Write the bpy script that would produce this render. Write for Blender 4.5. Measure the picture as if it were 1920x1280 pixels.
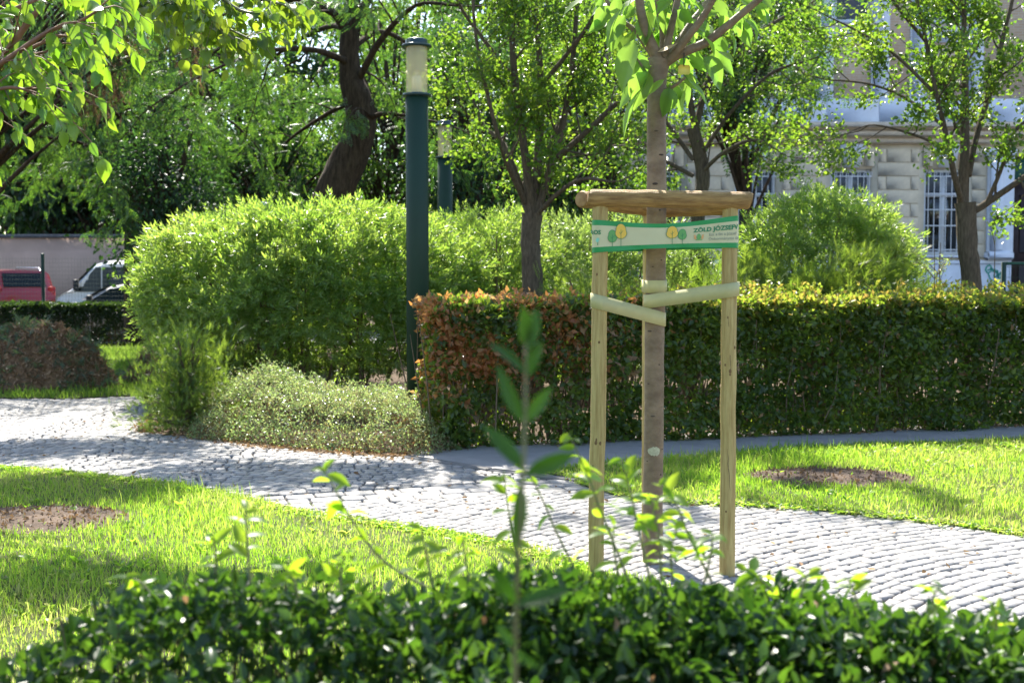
import bpy, math
import numpy as np
from mathutils import Vector

for o in list(bpy.data.objects):
    bpy.data.objects.remove(o, do_unlink=True)
scene = bpy.context.scene
COL = scene.collection
R = math.radians

# ------------------------------------------------------------------ camera, sky, sun, exposure
FPX = 2200.0                      # focal length in pixels of a 1920 wide frame
PITCH = math.atan(120.0 / FPX)
CAMZ = 1.6
cam_data = bpy.data.cameras.new('camera')
cam = bpy.data.objects.new('camera', cam_data)
COL.objects.link(cam)
cam.location = (0, 0, CAMZ)
cam.rotation_euler = (math.pi / 2 - PITCH, 0, 0)
cam_data.sensor_width = 36.0
cam_data.lens = FPX / 1920.0 * 36.0
cam_data.clip_start = 0.05
cam_data.clip_end = 1000
cam_data.dof.use_dof = True
cam_data.dof.focus_distance = 6.6
cam_data.dof.aperture_fstop = 3.6
scene.camera = cam

SUN_EL, SUN_AZ = R(52), R(12)     # azimuth: left of straight ahead
world = bpy.data.worlds.new('World')
scene.world = world
world.use_nodes = True
wn = world.node_tree
wn.nodes.clear()
sky = wn.nodes.new('ShaderNodeTexSky')
sky.sky_type = 'NISHITA'
sky.sun_disc = False
sky.sun_elevation = SUN_EL
sky.sun_rotation = -SUN_AZ
sky.air_density = 1.0
sky.dust_density = 1.0
bg = wn.nodes.new('ShaderNodeBackground')
bg.inputs['Strength'].default_value = 0.125
wo = wn.nodes.new('ShaderNodeOutputWorld')
wn.links.new(sky.outputs[0], bg.inputs['Color'])
wn.links.new(bg.outputs[0], wo.inputs['Surface'])

sd = bpy.data.lights.new('sun', 'SUN')
sd.energy = 5.0
sd.angle = R(0.53)
sd.color = (1.0, 0.95, 0.86)
sun = bpy.data.objects.new('sun', sd)
COL.objects.link(sun)
to_sun = Vector((-math.sin(SUN_AZ) * math.cos(SUN_EL), math.cos(SUN_AZ) * math.cos(SUN_EL), math.sin(SUN_EL)))
sun.rotation_euler = to_sun.to_track_quat('Z', 'Y').to_euler()
sun.location = (0, 0, 30)

vs = scene.view_settings
vs.view_transform = 'Standard'
vs.look = 'None'
vs.gamma = 1.0
vs.exposure = 1.65
scene.cycles.max_bounces = 8
scene.cycles.diffuse_bounces = 4
scene.cycles.glossy_bounces = 3
scene.cycles.transmission_bounces = 6
scene.cycles.transparent_max_bounces = 8
scene.cycles.sample_clamp_indirect = 6.0
scene.cycles.use_denoising = True

# ------------------------------------------------------------------ helpers
UP = np.array([0, 0, 1.0])
_sp, _cp = math.sin(PITCH), math.cos(PITCH)


def ray(px, py):
    cx, cy = (px - 960.0) / FPX, -(py - 640.0) / FPX
    return np.array([cx, _cp + cy * _sp, -_sp + cy * _cp])


def G(px, py, z=0.0):                # a ground point
    r = ray(px, py)
    return np.array([0, 0, CAMZ]) + r * ((z - CAMZ) / r[2])


def W(px, py, D):                    # a point D metres out
    r = ray(px, py)
    return np.array([0, 0, CAMZ]) + r * (D / r[1])


def unit(a):
    a = np.asarray(a, float)
    return a / (np.linalg.norm(a, axis=-1, keepdims=True) + 1e-12)


def in_poly(p, poly):
    x, y = p[:, 0], p[:, 1]
    c = np.zeros(len(p), bool)
    n = len(poly)
    for i in range(n):
        x1, y1 = poly[i][0], poly[i][1]
        x2, y2 = poly[(i + 1) % n][0], poly[(i + 1) % n][1]
        if y1 == y2:
            continue
        m = ((y1 > y) != (y2 > y)) & (x < (x2 - x1) * (y - y1) / (y2 - y1) + x1)
        c ^= m
    return c


def edge_dist(p, poly):
    d = np.full(len(p), 1e9)
    n = len(poly)
    for i in range(n):
        a = np.array(poly[i][:2]); b = np.array(poly[(i + 1) % n][:2])
        ab = b - a
        t = np.clip(((p[:, :2] - a) @ ab) / (ab @ ab + 1e-12), 0, 1)
        d = np.minimum(d, np.linalg.norm(p[:, :2] - (a + t[:, None] * ab), axis=1))
    return d


def noise2(x, y, seed=0, scale=1.0):           # cheap smooth noise in -1..1
    r = np.random.RandomState(seed)
    v = 0
    for k in range(5):
        a, b, ph = r.uniform(-1, 1), r.uniform(-1, 1), r.uniform(0, 6.28)
        v = v + np.sin((a * x + b * y) * scale * (1.2 + k * .9) + ph) / (1 + .35 * k)
    return v / 2.6


class Geo:
    """Collects triangles and quads for ONE mesh object."""
    def __init__(self):
        self.V, self.F, self.n = [], [], 0

    def add(self, V, F):
        V = np.asarray(V, float).reshape(-1, 3)
        F = np.asarray(F, int)
        self.V.append(V)
        self.F.append(F + self.n)
        self.n += len(V)

    def tube(self, pts, rad, sides=6, cap=True, rough=0.0, rng=None):
        P = np.asarray(pts, float)
        rad = np.broadcast_to(np.asarray(rad, float), (len(P),))
        T = np.gradient(P, axis=0)
        T = unit(T)
        ref = np.array([0.0, 1, 0.13]) if abs(T[0][1]) < 0.9 else np.array([1.0, 0, 0])
        n = unit(np.cross(T[0], ref))
        rings = []
        a = np.linspace(0, 2 * np.pi, sides, endpoint=False)
        for i in range(len(P)):
            n = unit(n - T[i] * np.dot(n, T[i]))
            b = np.cross(T[i], n)
            rr = rad[i] * (1 + (rng.uniform(-rough, rough, sides) if rng is not None and rough else 0))
            rr = np.broadcast_to(rr, (sides,))
            rings.append(P[i] + rr[:, None] * (np.cos(a)[:, None] * n + np.sin(a)[:, None] * b))
        V = np.concatenate(rings)
        i0 = np.arange(len(P) - 1)[:, None] * sides + np.arange(sides)[None]
        i1 = np.arange(len(P) - 1)[:, None] * sides + (np.arange(sides)[None] + 1) % sides
        F = np.stack([i0, i1, i1 + sides, i0 + sides], -1).reshape(-1, 4)
        self.add(V, F)
        if cap:
            for k, c in ((0, P[0]), (len(P) - 1, P[-1])):
                ring = rings[k]
                f = np.array([[0, 1 + j, 1 + (j + 1) % sides] for j in range(sides)])
                self.add(np.vstack([c[None], ring]), f)

    def box(self, c, s, rz=0.0, bev=0.0):
        x, y, z = np.array(s) / 2.0
        if bev <= 0:
            V = np.array([[a * x, b * y, d * z] for d in (-1, 1) for b in (-1, 1) for a in (-1, 1)])
            F = np.array([[0, 2, 3, 1], [4, 5, 7, 6], [0, 1, 5, 4], [2, 6, 7, 3], [0, 4, 6, 2], [1, 3, 7, 5]])
            FF = [F]
        else:
            b = min(bev, x * .9, y * .9, z * .9)
            V = []
            for sx in (-1, 1):
                for sy in (-1, 1):
                    for sz in (-1, 1):
                        V += [[sx * x, sy * (y - b), sz * (z - b)], [sx * (x - b), sy * y, sz * (z - b)], [sx * (x - b), sy * (y - b), sz * z]]
            V = np.array(V)
            def idx(sx, sy, sz, k): return ((sx > 0) * 4 + (sy > 0) * 2 + (sz > 0)) * 3 + k
            Q, Tt = [], []
            for s_ in (-1, 1):
                Q.append([idx(s_, -1, -1, 0), idx(s_, 1, -1, 0), idx(s_, 1, 1, 0), idx(s_, -1, 1, 0)])
                Q.append([idx(-1, s_, -1, 1), idx(1, s_, -1, 1), idx(1, s_, 1, 1), idx(-1, s_, 1, 1)])
                Q.append([idx(-1, -1, s_, 2), idx(1, -1, s_, 2), idx(1, 1, s_, 2), idx(-1, 1, s_, 2)])
            for a in (-1, 1):
                for d in (-1, 1):
                    Q.append([idx(a, d, -1, 0), idx(a, d, 1, 0), idx(a, d, 1, 1), idx(a, d, -1, 1)])
                    Q.append([idx(a, -1, d, 0), idx(a, 1, d, 0), idx(a, 1, d, 2), idx(a, -1, d, 2)])
                    Q.append([idx(-1, a, d, 1), idx(1, a, d, 1), idx(1, a, d, 2), idx(-1, a, d, 2)])
                    for e in (-1, 1):
                        Tt.append([idx(a, d, e, 0), idx(a, d, e, 1), idx(a, d, e, 2)])
            FF = [np.array(Q), np.array(Tt)]
        c_, s_ = math.cos(rz), math.sin(rz)
        V = V @ np.array([[c_, s_, 0], [-s_, c_, 0], [0, 0, 1]]) + np.array(c)
        base = self.n
        self.V.append(V); self.n += len(V)
        for F in FF:
            self.F.append(F + base)

    def lathe(self, prof, c=(0, 0, 0), sides=32):
        prof = np.asarray(prof, float)
        a = np.linspace(0, 2 * np.pi, sides, endpoint=False)
        V = np.stack([prof[:, 0][:, None] * np.cos(a), prof[:, 0][:, None] * np.sin(a), np.repeat(prof[:, 1][:, None], sides, 1)], -1).reshape(-1, 3) + np.array(c)
        i0 = np.arange(len(prof) - 1)[:, None] * sides + np.arange(sides)[None]
        i1 = np.arange(len(prof) - 1)[:, None] * sides + (np.arange(sides)[None] + 1) % sides
        self.add(V, np.stack([i0, i1, i1 + sides, i0 + sides], -1).reshape(-1, 4))

    def grid(self, A):                           # A: (n, m, 3) sheet
        n, m = A.shape[:2]
        i = np.arange(n - 1)[:, None] * m + np.arange(m - 1)[None]
        self.add(A.reshape(-1, 3), np.stack([i, i + 1, i + m + 1, i + m], -1).reshape(-1, 4))

    def poly(self, pts):
        self.add(pts, np.arange(len(pts))[None])

    def scatter(self, tmpl, pos, axis, nrm, size):
        TV, TF = tmpl
        pos = np.asarray(pos, float)
        N = len(pos)
        if N == 0:
            return
        axis = unit(axis)
        side = unit(np.cross(nrm, axis))
        nn = np.cross(axis, side)
        size = np.broadcast_to(np.asarray(size, float), (N,))
        V = pos[:, None] + size[:, None, None] * (TV[None, :, 0:1] * axis[:, None] + TV[None, :, 1:2] * side[:, None] + TV[None, :, 2:3] * nn[:, None])
        F = TF[None] + (np.arange(N) * len(TV))[:, None, None]
        self.add(V.reshape(-1, 3), F.reshape(-1, TF.shape[1]))

    def mesh(self, name, mat=None, smooth=False):
        me = bpy.data.meshes.new(name)
        V = np.concatenate(self.V)
        me.vertices.add(len(V))
        me.vertices.foreach_set('co', V.astype(np.float32).ravel())
        loops = np.concatenate([f.ravel() for f in self.F])
        cnt = np.concatenate([np.full(len(f), f.shape[1]) for f in self.F])
        start = np.concatenate([[0], np.cumsum(cnt)[:-1]])
        me.loops.add(len(loops))
        me.loops.foreach_set('vertex_index', loops.astype(np.int32))
        me.polygons.add(len(cnt))
        me.polygons.foreach_set('loop_start', start.astype(np.int32))
        if smooth:
            me.polygons.foreach_set('use_smooth', np.ones(len(cnt), bool))
        me.update(calc_edges=True)
        if mat is not None:
            me.materials.append(mat)
        return me

    def obj(self, name, mat, parent=None, smooth=False, **props):
        return link(name, self.mesh(name, mat, smooth), parent, **props)


def link(name, me, parent=None, **props):
    o = bpy.data.objects.new(name, me)
    COL.objects.link(o)
    if parent is not None:
        o.parent = parent
    for k, v in props.items():
        o[k] = v
    return o


def thing(name, label, category, group=None, loc=(0, 0, 0), rz=0.0):
    o = bpy.data.objects.new(name, None)
    COL.objects.link(o)
    o.empty_display_size = .2
    o.location = loc
    o.rotation_euler = (0, 0, rz)
    o['label'] = label
    o['category'] = category
    if group:
        o['group'] = group
    return o


def rot_to(o, pos, axis, nrm, size):             # place one leaf object
    axis = unit(axis); side = unit(np.cross(nrm, axis)); nn = np.cross(axis, side)
    from mathutils import Matrix
    M = Matrix(((axis[0] * size, side[0] * size, nn[0] * size, pos[0]),
                (axis[1] * size, side[1] * size, nn[1] * size, pos[1]),
                (axis[2] * size, side[2] * size, nn[2] * size, pos[2]), (0, 0, 0, 1)))
    o.matrix_local = M


# ------------------------------------------------------------------ materials
def new_mat(name):
    m = bpy.data.materials.new(name)
    m.use_nodes = True
    nt = m.node_tree
    nt.nodes.clear()
    out = nt.nodes.new('ShaderNodeOutputMaterial')
    return m, nt, out


def ramp(nt, stops):
    r = nt.nodes.new('ShaderNodeValToRGB')
    e = r.color_ramp.elements
    e[0].position, e[0].color = stops[0][0], (*stops[0][1], 1)
    e[1].position, e[1].color = stops[-1][0], (*stops[-1][1], 1)
    for p, c in stops[1:-1]:
        k = e.new(p); k.color = (*c, 1)
    return r


def leaf_mat(name, cols, tcols, tf=0.5, rough=0.38, spec=0.5, per_object=False, patch=None):
    """Reflected and transmitted colour, both varied leaf by leaf."""
    m, nt, out = new_mat(name)
    if per_object:
        src = nt.nodes.new('ShaderNodeObjectInfo').outputs['Random']
    else:
        src = nt.nodes.new('ShaderNodeNewGeometry').outputs['Random Per Island']
    n = len(cols)
    r1 = ramp(nt, [(i / (n - 1), c) for i, c in enumerate(cols)])
    n = len(tcols)
    r2 = ramp(nt, [(i / (n - 1), c) for i, c in enumerate(tcols)])
    if patch:                                    # slow drift of hue from clump to clump
        tc = nt.nodes.new('ShaderNodeTexCoord')
        nz = nt.nodes.new('ShaderNodeTexNoise'); nz.inputs['Scale'].default_value = patch; nz.inputs['Detail'].default_value = 2
        nt.links.new(tc.outputs['Object'], nz.inputs['Vector'])
        mx = nt.nodes.new('ShaderNodeMath'); mx.operation = 'MULTIPLY_ADD'
        mx.inputs[1].default_value = 1.6; mx.inputs[2].default_value = -0.8
        nt.links.new(nz.outputs[0], mx.inputs[0])
        ad = nt.nodes.new('ShaderNodeMath'); ad.operation = 'ADD'; ad.use_clamp = True
        nt.links.new(src, ad.inputs[0]); nt.links.new(mx.outputs[0], ad.inputs[1])
        src = ad.outputs[0]
    nt.links.new(src, r1.inputs[0]); nt.links.new(src, r2.inputs[0])
    p = nt.nodes.new('ShaderNodeBsdfPrincipled')
    p.inputs['Roughness'].default_value = rough
    p.inputs['Specular IOR Level'].default_value = spec
    t = nt.nodes.new('ShaderNodeBsdfTranslucent')
    mix = nt.nodes.new('ShaderNodeMixShader')
    mix.inputs[0].default_value = tf
    nt.links.new(r1.outputs[0], p.inputs['Base Color'])
    nt.links.new(r2.outputs[0], t.inputs['Color'])
    nt.links.new(p.outputs[0], mix.inputs[1]); nt.links.new(t.outputs[0], mix.inputs[2])
    nt.links.new(mix.outputs[0], out.inputs['Surface'])
    return m


def solid(name, c, rough=0.6, metal=0.0, spec=0.5, var=0.0, vscale=8.0, bump=0.0, bscale=40.0, c2=None, coat=0.0, stretch=None, island=0.0):
    m, nt, out = new_mat(name)
    p = nt.nodes.new('ShaderNodeBsdfPrincipled')
    p.inputs['Base Color'].default_value = (*c, 1)
    p.inputs['Roughness'].default_value = rough
    p.inputs['Metallic'].default_value = metal
    p.inputs['Specular IOR Level'].default_value = spec
    p.inputs['Coat Weight'].default_value = coat
    tc = nt.nodes.new('ShaderNodeTexCoord')
    vec = tc.outputs['Object']
    if stretch:
        mp = nt.nodes.new('ShaderNodeMapping')
        mp.inputs['Scale'].default_value = stretch
        nt.links.new(vec, mp.inputs[0]); vec = mp.outputs[0]
    if var or c2:
        nz = nt.nodes.new('ShaderNodeTexNoise')
        nz.inputs['Scale'].default_value = vscale; nz.inputs['Detail'].default_value = 6; nz.inputs['Roughness'].default_value = .65
        nt.links.new(vec, nz.inputs['Vector'])
        ca = c2 or tuple(x * (1 - var) for x in c)
        cb = c if c2 else tuple(min(1, x * (1 + var)) for x in c)
        rp = ramp(nt, [(0.32, ca), (0.68, cb)])
        nt.links.new(nz.outputs[0], rp.inputs[0])
        colr = rp.outputs[0]
        if island:
            g = nt.nodes.new('ShaderNodeNewGeometry')
            mr = nt.nodes.new('ShaderNodeMapRange')
            mr.inputs['To Min'].default_value = 1 - island; mr.inputs['To Max'].default_value = 1 + island
            nt.links.new(g.outputs['Random Per Island'], mr.inputs['Value'])
            mm = nt.nodes.new('ShaderNodeMix'); mm.data_type = 'RGBA'; mm.blend_type = 'MULTIPLY'; mm.inputs[0].default_value = 1
            nt.links.new(colr, mm.inputs[6]); nt.links.new(mr.outputs[0], mm.inputs[7])
            colr = mm.outputs[2]
        nt.links.new(colr, p.inputs['Base Color'])
    if bump:
        nb = nt.nodes.new('ShaderNodeTexNoise')
        nb.inputs['Scale'].default_value = bscale; nb.inputs['Detail'].default_value = 5; nb.inputs['Roughness'].default_value = .7
        nt.links.new(vec, nb.inputs['Vector'])
        b = nt.nodes.new('ShaderNodeBump'); b.inputs['Strength'].default_value = bump; b.inputs['Distance'].default_value = 0.02
        nt.links.new(nb.outputs[0], b.inputs['Height'])
        nt.links.new(b.outputs[0], p.inputs['Normal'])
    nt.links.new(p.outputs[0], out.inputs['Surface'])
    return m


def glassy(name, c, rough=0.05, alpha_mix=0.5, tint=(1, 1, 1)):
    m, nt, out = new_mat(name)
    p = nt.nodes.new('ShaderNodeBsdfPrincipled')
    p.inputs['Base Color'].default_value = (*c, 1); p.inputs['Roughness'].default_value = rough
    t = nt.nodes.new('ShaderNodeBsdfTransparent'); t.inputs[0].default_value = (*tint, 1)
    mix = nt.nodes.new('ShaderNodeMixShader'); mix.inputs[0].default_value = alpha_mix
    nt.links.new(p.outputs[0], mix.inputs[1]); nt.links.new(t.outputs[0], mix.inputs[2])
    nt.links.new(mix.outputs[0], out.inputs['Surface'])
    return m


M = {}
M['soil'] = solid('soil', (.10, .072, .052), .95, var=.5, vscale=6, bump=.7, bscale=30, spec=.2)
M['litter_soil'] = solid('litter_soil', (.10, .07, .045), .95, var=.5, vscale=9, bump=.8, bscale=50, spec=.2)
M['turf'] = solid('turf', (.07, .10, .025), .95, c2=(.06, .05, .028), vscale=5, bump=.5, bscale=60, spec=.2)
M['mulch'] = solid('mulch', (.26, .16, .09), .95, c2=(.12, .072, .04), vscale=14, bump=1.0, bscale=40, spec=.2)
M['asphalt'] = solid('asphalt', (.30, .285, .27), .8, c2=(.22, .21, .20), vscale=3.5, bump=.35, bscale=220, spec=.4)
M['street'] = solid('street', (.22, .22, .22), .85, var=.2, vscale=2, bump=.3, bscale=120)
M['joint'] = solid('joint', (.05, .041, .032), .95, var=.4, vscale=12, bump=.6, bscale=60, spec=.2)
M['granite'] = solid('granite', (.315, .295, .275), .52, c2=(.21, .20, .19), vscale=18, bump=.45, bscale=120, island=.28, spec=.5)
M['kerb'] = solid('kerb', (.15, .14, .13), .8, var=.25, vscale=10, bump=.4, bscale=90)
M['stake'] = solid('stake', (.58, .46, .18), .62, c2=(.34, .23, .075), vscale=6, bump=.6, bscale=18, stretch=(10, 10, .7), spec=.3)
M['log'] = solid('log', (.46, .29, .10), .62, c2=(.18, .095, .03), vscale=6, bump=.6, bscale=14, stretch=(1.2, 9, 9), spec=.3)
M['log_end'] = solid('log_end', (.26, .15, .06), .8, c2=(.42, .27, .11), vscale=30, bump=.2, bscale=60)
M['strap'] = solid('strap', (.50, .47, .22), .6, c2=(.44, .42, .20), vscale=14, bump=.04, bscale=60)
M['band_cream'] = solid('band_cream', (.56, .54, .30), .45, var=.05, vscale=8)
M['band_green'] = solid('band_green', (.006, .27, .06), .42)
M['ink_green'] = solid('ink_green', (.012, .20, .075), .5)
M['ink_grey'] = solid('ink_grey', (.22, .25, .20), .6)
M['print_yellow'] = solid('print_yellow', (.78, .50, .06), .5)
M['print_green'] = solid('print_green', (.12, .36, .09), .5)
M['print_orange'] = solid('print_orange', (.70, .36, .12), .5)
M['print_mint'] = solid('print_mint', (.25, .62, .45), .5)
M['lamp_green'] = solid('lamp_green', (.0025, .028, .014), .6, var=.12, vscale=3, bump=.05, bscale=30, spec=.45)
M['lamp_trim'] = solid('lamp_trim', (.02, .05, .055), .3, metal=.2)
M['lamp_glass'] = glassy('lamp_glass', (.85, .76, .45), .2, .62, (.98, .93, .74))
M['lamp_white'] = solid('lamp_white', (.75, .75, .66), .5)
M['lamp_louvre'] = solid('lamp_louvre', (.55, .55, .48), .3, metal=.6)
M['bark_young'] = solid('bark_young', (.27, .20, .125), .6, c2=(.14, .095, .055), vscale=4, bump=.45, bscale=16, stretch=(2.2, 2.2, 3.5), spec=.4)
M['bark_pear'] = solid('bark_pear', (.16, .125, .085), .9, c2=(.06, .046, .032), vscale=8, bump=.9, bscale=16, stretch=(5, 5, 1.1), spec=.25)
M['bark_dark'] = solid('bark_dark', (.085, .06, .038), .95, c2=(.022, .015, .010), vscale=5, bump=1.0, bscale=9, stretch=(4, 4, .8), spec=.2)
M['twig'] = solid('twig', (.14, .10, .06), .8, var=.3, vscale=20)
M['twig_green'] = solid('twig_green', (.16, .17, .07), .6, var=.2, vscale=20)
M['stem_red'] = solid('stem_red', (.20, .10, .06), .7, var=.3, vscale=20)
M['tag_yellow'] = solid('tag_yellow', (.78, .62, .10), .5)
M['black'] = solid('black', (.012, .012, .012), .6)

M['grass'] = leaf_mat('grass', [(.07, .15, .02), (.10, .18, .025), (.13, .19, .03), (.24, .22, .09)], [(.32, .62, .03), (.44, .72, .05), (.54, .74, .08), (.60, .62, .18)], .54, .42, .4, patch=.7)
M['grass_far'] = leaf_mat('grass_far', [(.06, .12, .02), (.10, .16, .03)], [(.22, .42, .03), (.34, .48, .06)], .5, .5, .3)
M['leaf_privet'] = leaf_mat('leaf_privet', [(.014, .036, .010), (.024, .058, .014), (.04, .085, .018)], [(.05, .14, .010), (.10, .23, .015), (.19, .36, .025)], .36, .36, .45)
M['leaf_privet_one'] = leaf_mat('leaf_privet_one', [(.02, .05, .012), (.04, .09, .018)], [(.09, .21, .012), (.20, .38, .025)], .40, .36, .45, per_object=True)
M['leaf_shoot_lit'] = leaf_mat('leaf_shoot_lit', [(.045, .11, .018), (.075, .14, .022)], [(.34, .60, .02), (.55, .74, .04)], .56, .36, .4, per_object=True)  # brighter leaf colour, so the hedge shoots look sunlit
M['leaf_shoot_shaded'] = leaf_mat('leaf_shoot_shaded', [(.02, .06, .012), (.035, .085, .015)], [(.07, .20, .01), (.12, .30, .015)], .42, .42, .35, per_object=True)  # same leaf in darker colour, so the tall near shoot looks shaded
M['leaf_hedge'] = leaf_mat('leaf_hedge', [(.036, .062, .02), (.06, .098, .028), (.09, .13, .035)], [(.18, .32, .02), (.30, .46, .03), (.46, .58, .05)], .46, .36, .5, patch=1.3)
M['leaf_hedge_top'] = leaf_mat('leaf_hedge_top', [(.07, .12, .025), (.11, .15, .03), (.17, .14, .04)], [(.32, .50, .04), (.50, .56, .06), (.60, .40, .09)], .48, .35, .5)
M['leaf_copper'] = leaf_mat('leaf_copper', [(.27, .11, .05), (.37, .155, .065), (.30, .19, .09)], [(.62, .27, .07), (.78, .38, .10), (.64, .44, .16)], .47, .35, .5, patch=2)
M['leaf_dead'] = leaf_mat('leaf_dead', [(.20, .12, .06), (.30, .19, .10)], [(.30, .16, .06), (.42, .26, .12)], .3, .6, .3)
M['leaf_litter'] = leaf_mat('leaf_litter', [(.16, .085, .04), (.26, .16, .08), (.34, .24, .13)], [(.26, .14, .05), (.36, .22, .08)], .25, .7, .3)
M['leaf_bush'] = leaf_mat('leaf_bush', [(.085, .15, .045), (.12, .185, .06), (.155, .22, .08)], [(.32, .56, .05), (.47, .70, .07), (.64, .80, .13)], .46, .31, .65, patch=1.1)
M['leaf_bush_back'] = leaf_mat('leaf_bush_back', [(.09, .15, .055), (.13, .19, .07)], [(.36, .56, .08), (.54, .70, .14)], .45, .32, .6, patch=.8)
M['leaf_cover'] = leaf_mat('leaf_cover', [(.15, .22, .09), (.20, .27, .13), (.23, .23, .11)], [(.36, .54, .12), (.48, .64, .20), (.50, .48, .16)], .42, .30, .7, patch=2.0)
M['leaf_juniper'] = leaf_mat('leaf_juniper', [(.055, .095, .022), (.085, .13, .028), (.11, .14, .03)], [(.20, .34, .03), (.34, .46, .045)], .45, .45, .35, patch=1.5)
M['leaf_yew'] = leaf_mat('leaf_yew', [(.045, .085, .022), (.08, .13, .028)], [(.18, .32, .03), (.34, .46, .05)], .45, .4, .4, patch=1.5)
M['leaf_pear'] = leaf_mat('leaf_pear', [(.035, .075, .02), (.06, .11, .022), (.09, .13, .025)], [(.16, .34, .02), (.26, .46, .03), (.38, .54, .045)], .46, .34, .5, patch=.9)
M['leaf_locust'] = leaf_mat('leaf_locust', [(.025, .06, .022), (.04, .085, .025), (.06, .11, .028)], [(.07, .20, .025), (.14, .32, .03), (.26, .46, .04)], .43, .38, .45, patch=.5)
M['leaf_far'] = leaf_mat('leaf_far', [(.035, .075, .02), (.055, .11, .022), (.08, .13, .025)], [(.10, .25, .02), (.20, .38, .03), (.34, .50, .05)], .44, .46, .35, patch=.4)
M['leaf_farb'] = leaf_mat('leaf_farb', [(.018, .042, .024), (.03, .065, .03)], [(.05, .14, .025), (.12, .26, .035)], .40, .46, .4, patch=.4)
M['leaf_droop'] = leaf_mat('leaf_droop', [(.02, .046, .03), (.03, .065, .035), (.045, .085, .03)], [(.05, .15, .04), (.11, .26, .04), (.20, .36, .04)], .42, .4, .45, patch=.35)
M['leaf_brown'] = leaf_mat('leaf_brown', [(.085, .058, .038), (.15, .10, .065)], [(.16, .10, .05), (.24, .15, .07)], .35, .6, .3)
M['leaf_mulch'] = leaf_mat('leaf_mulch', [(.17, .10, .055), (.31, .19, .11), (.44, .30, .19)], [(.16, .10, .05), (.26, .17, .09)], .25, .7, .3)
M['leaf_cuttings'] = leaf_mat('leaf_cuttings', [(.07, .11, .07), (.11, .15, .09)], [(.10, .20, .06), (.18, .28, .08)], .3, .5, .4)
M['leaf_rust'] = leaf_mat('leaf_rust', [(.11, .055, .03), (.17, .10, .05), (.12, .12, .05)], [(.26, .11, .04), (.34, .20, .07)], .38, .5, .4)
M['leaf_linden'] = leaf_mat('leaf_linden', [(.045, .095, .02), (.075, .13, .025)], [(.24, .42, .02), (.46, .58, .035)], .5, .33, .5, per_object=True)
M['leaf_cherry'] = leaf_mat('leaf_cherry', [(.04, .10, .02), (.07, .14, .025)], [(.20, .44, .02), (.36, .56, .03)], .5, .27, .6, per_object=True)
M['leaf_young'] = leaf_mat('leaf_young', [(.06, .13, .025), (.085, .16, .03)], [(.26, .52, .05), (.36, .60, .07)], .55, .36, .45, per_object=True)
M['leaf_crown'] = leaf_mat('leaf_crown', [(.045, .10, .02), (.075, .13, .025)], [(.24, .44, .02), (.42, .56, .035)], .5, .33, .5)


# ------------------------------------------------------------------ leaf shapes
def T_diamond(w=.5, fold=.12, droop=-.08):
    V = np.array([[0, 0, 0], [.42, w / 2, fold * w], [1, 0, droop], [.42, -w / 2, fold * w]])
    return V, np.array([[0, 1, 2], [0, 2, 3]])


def T_leaf(w=.5, fold=.15, droop=-.12, a=.28, b=.66, wb=.82, point=1.0):
    V = np.array([[0, 0, 0], [a, 0, .02], [b, 0, -.01], [point, 0, droop],
                  [a, w / 2, fold * w], [b, w / 2 * wb, fold * w * .8 + droop * .3],
                  [a, -w / 2, fold * w], [b, -w / 2 * wb, fold * w * .8 + droop * .3]])
    F = np.array([[0, 1, 4], [1, 5, 4], [1, 2, 5], [2, 3, 5], [0, 6, 1], [1, 6, 7], [1, 7, 2], [2, 7, 3]])
    return V, F


def T_hex(w=.5, fold=.15, droop=-.12, wb=.82):
    V = np.array([[0, 0, 0], [.30, w / 2, fold * w], [.68, w / 2 * wb, fold * w * .8 + droop * .3], [1, 0, droop], [.68, -w / 2 * wb, fold * w * .8 + droop * .3], [.30, -w / 2, fold * w]])
    return V, np.array([[0, 3, 2, 1], [0, 5, 4, 3]])


def T_big(outline, fold=.12, curl=-.22, cols=2, wave=.0):
    """Large leaf: outline = [(u, halfwidth)], sheet with folded midrib and a curl along its length."""
    n = len(outline)
    A = []
    for i, (u, w) in enumerate(outline):
        row = []
        for j in range(-cols, cols + 1):
            t = j / cols
            z = curl * u * u + fold * abs(t) * w + wave * math.sin(i * 2.1) * abs(t) * w
            row.append((u, t * w, z))
        A.append(row)
    A = np.array(A, float)
    m = A.shape[1]
    i = np.arange(n - 1)[:, None] * m + np.arange(m - 1)[None]
    q = np.stack([i, i + 1, i + m + 1, i + m], -1).reshape(-1, 4)
    return A.reshape(-1, 3), q


def combine(parts):
    V, F, n = [], [], 0
    for (v, f) in parts:
        V.append(v); F.append(f + n); n += len(v)
    return np.concatenate(V), np.concatenate(F)


def placed(t, pos, axis, nrm, size):
    g = Geo(); g.scatter(t, np.array([pos], float), np.array([axis], float), np.array([nrm], float), size)
    return g.V[0], g.F[0]


def T_frond(n=8, ll=.2, lw=.42):                 # pinnate leaf, unit length
    d = T_diamond(lw, .08, -.05)
    P = []
    for k in range(n):
        u = .12 + .84 * k / (n - 1)
        for s in (-1, 1):
            P.append(placed(d, (u, 0, -.25 * u * u), (.45, s, -.15), (0, 0, 1), ll * (1 - .35 * abs(u - .5))))
    P.append(placed(d, (.97, 0, -.25), (1, 0, -.4), (0, 0, 1), ll))
    return combine(P)


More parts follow.
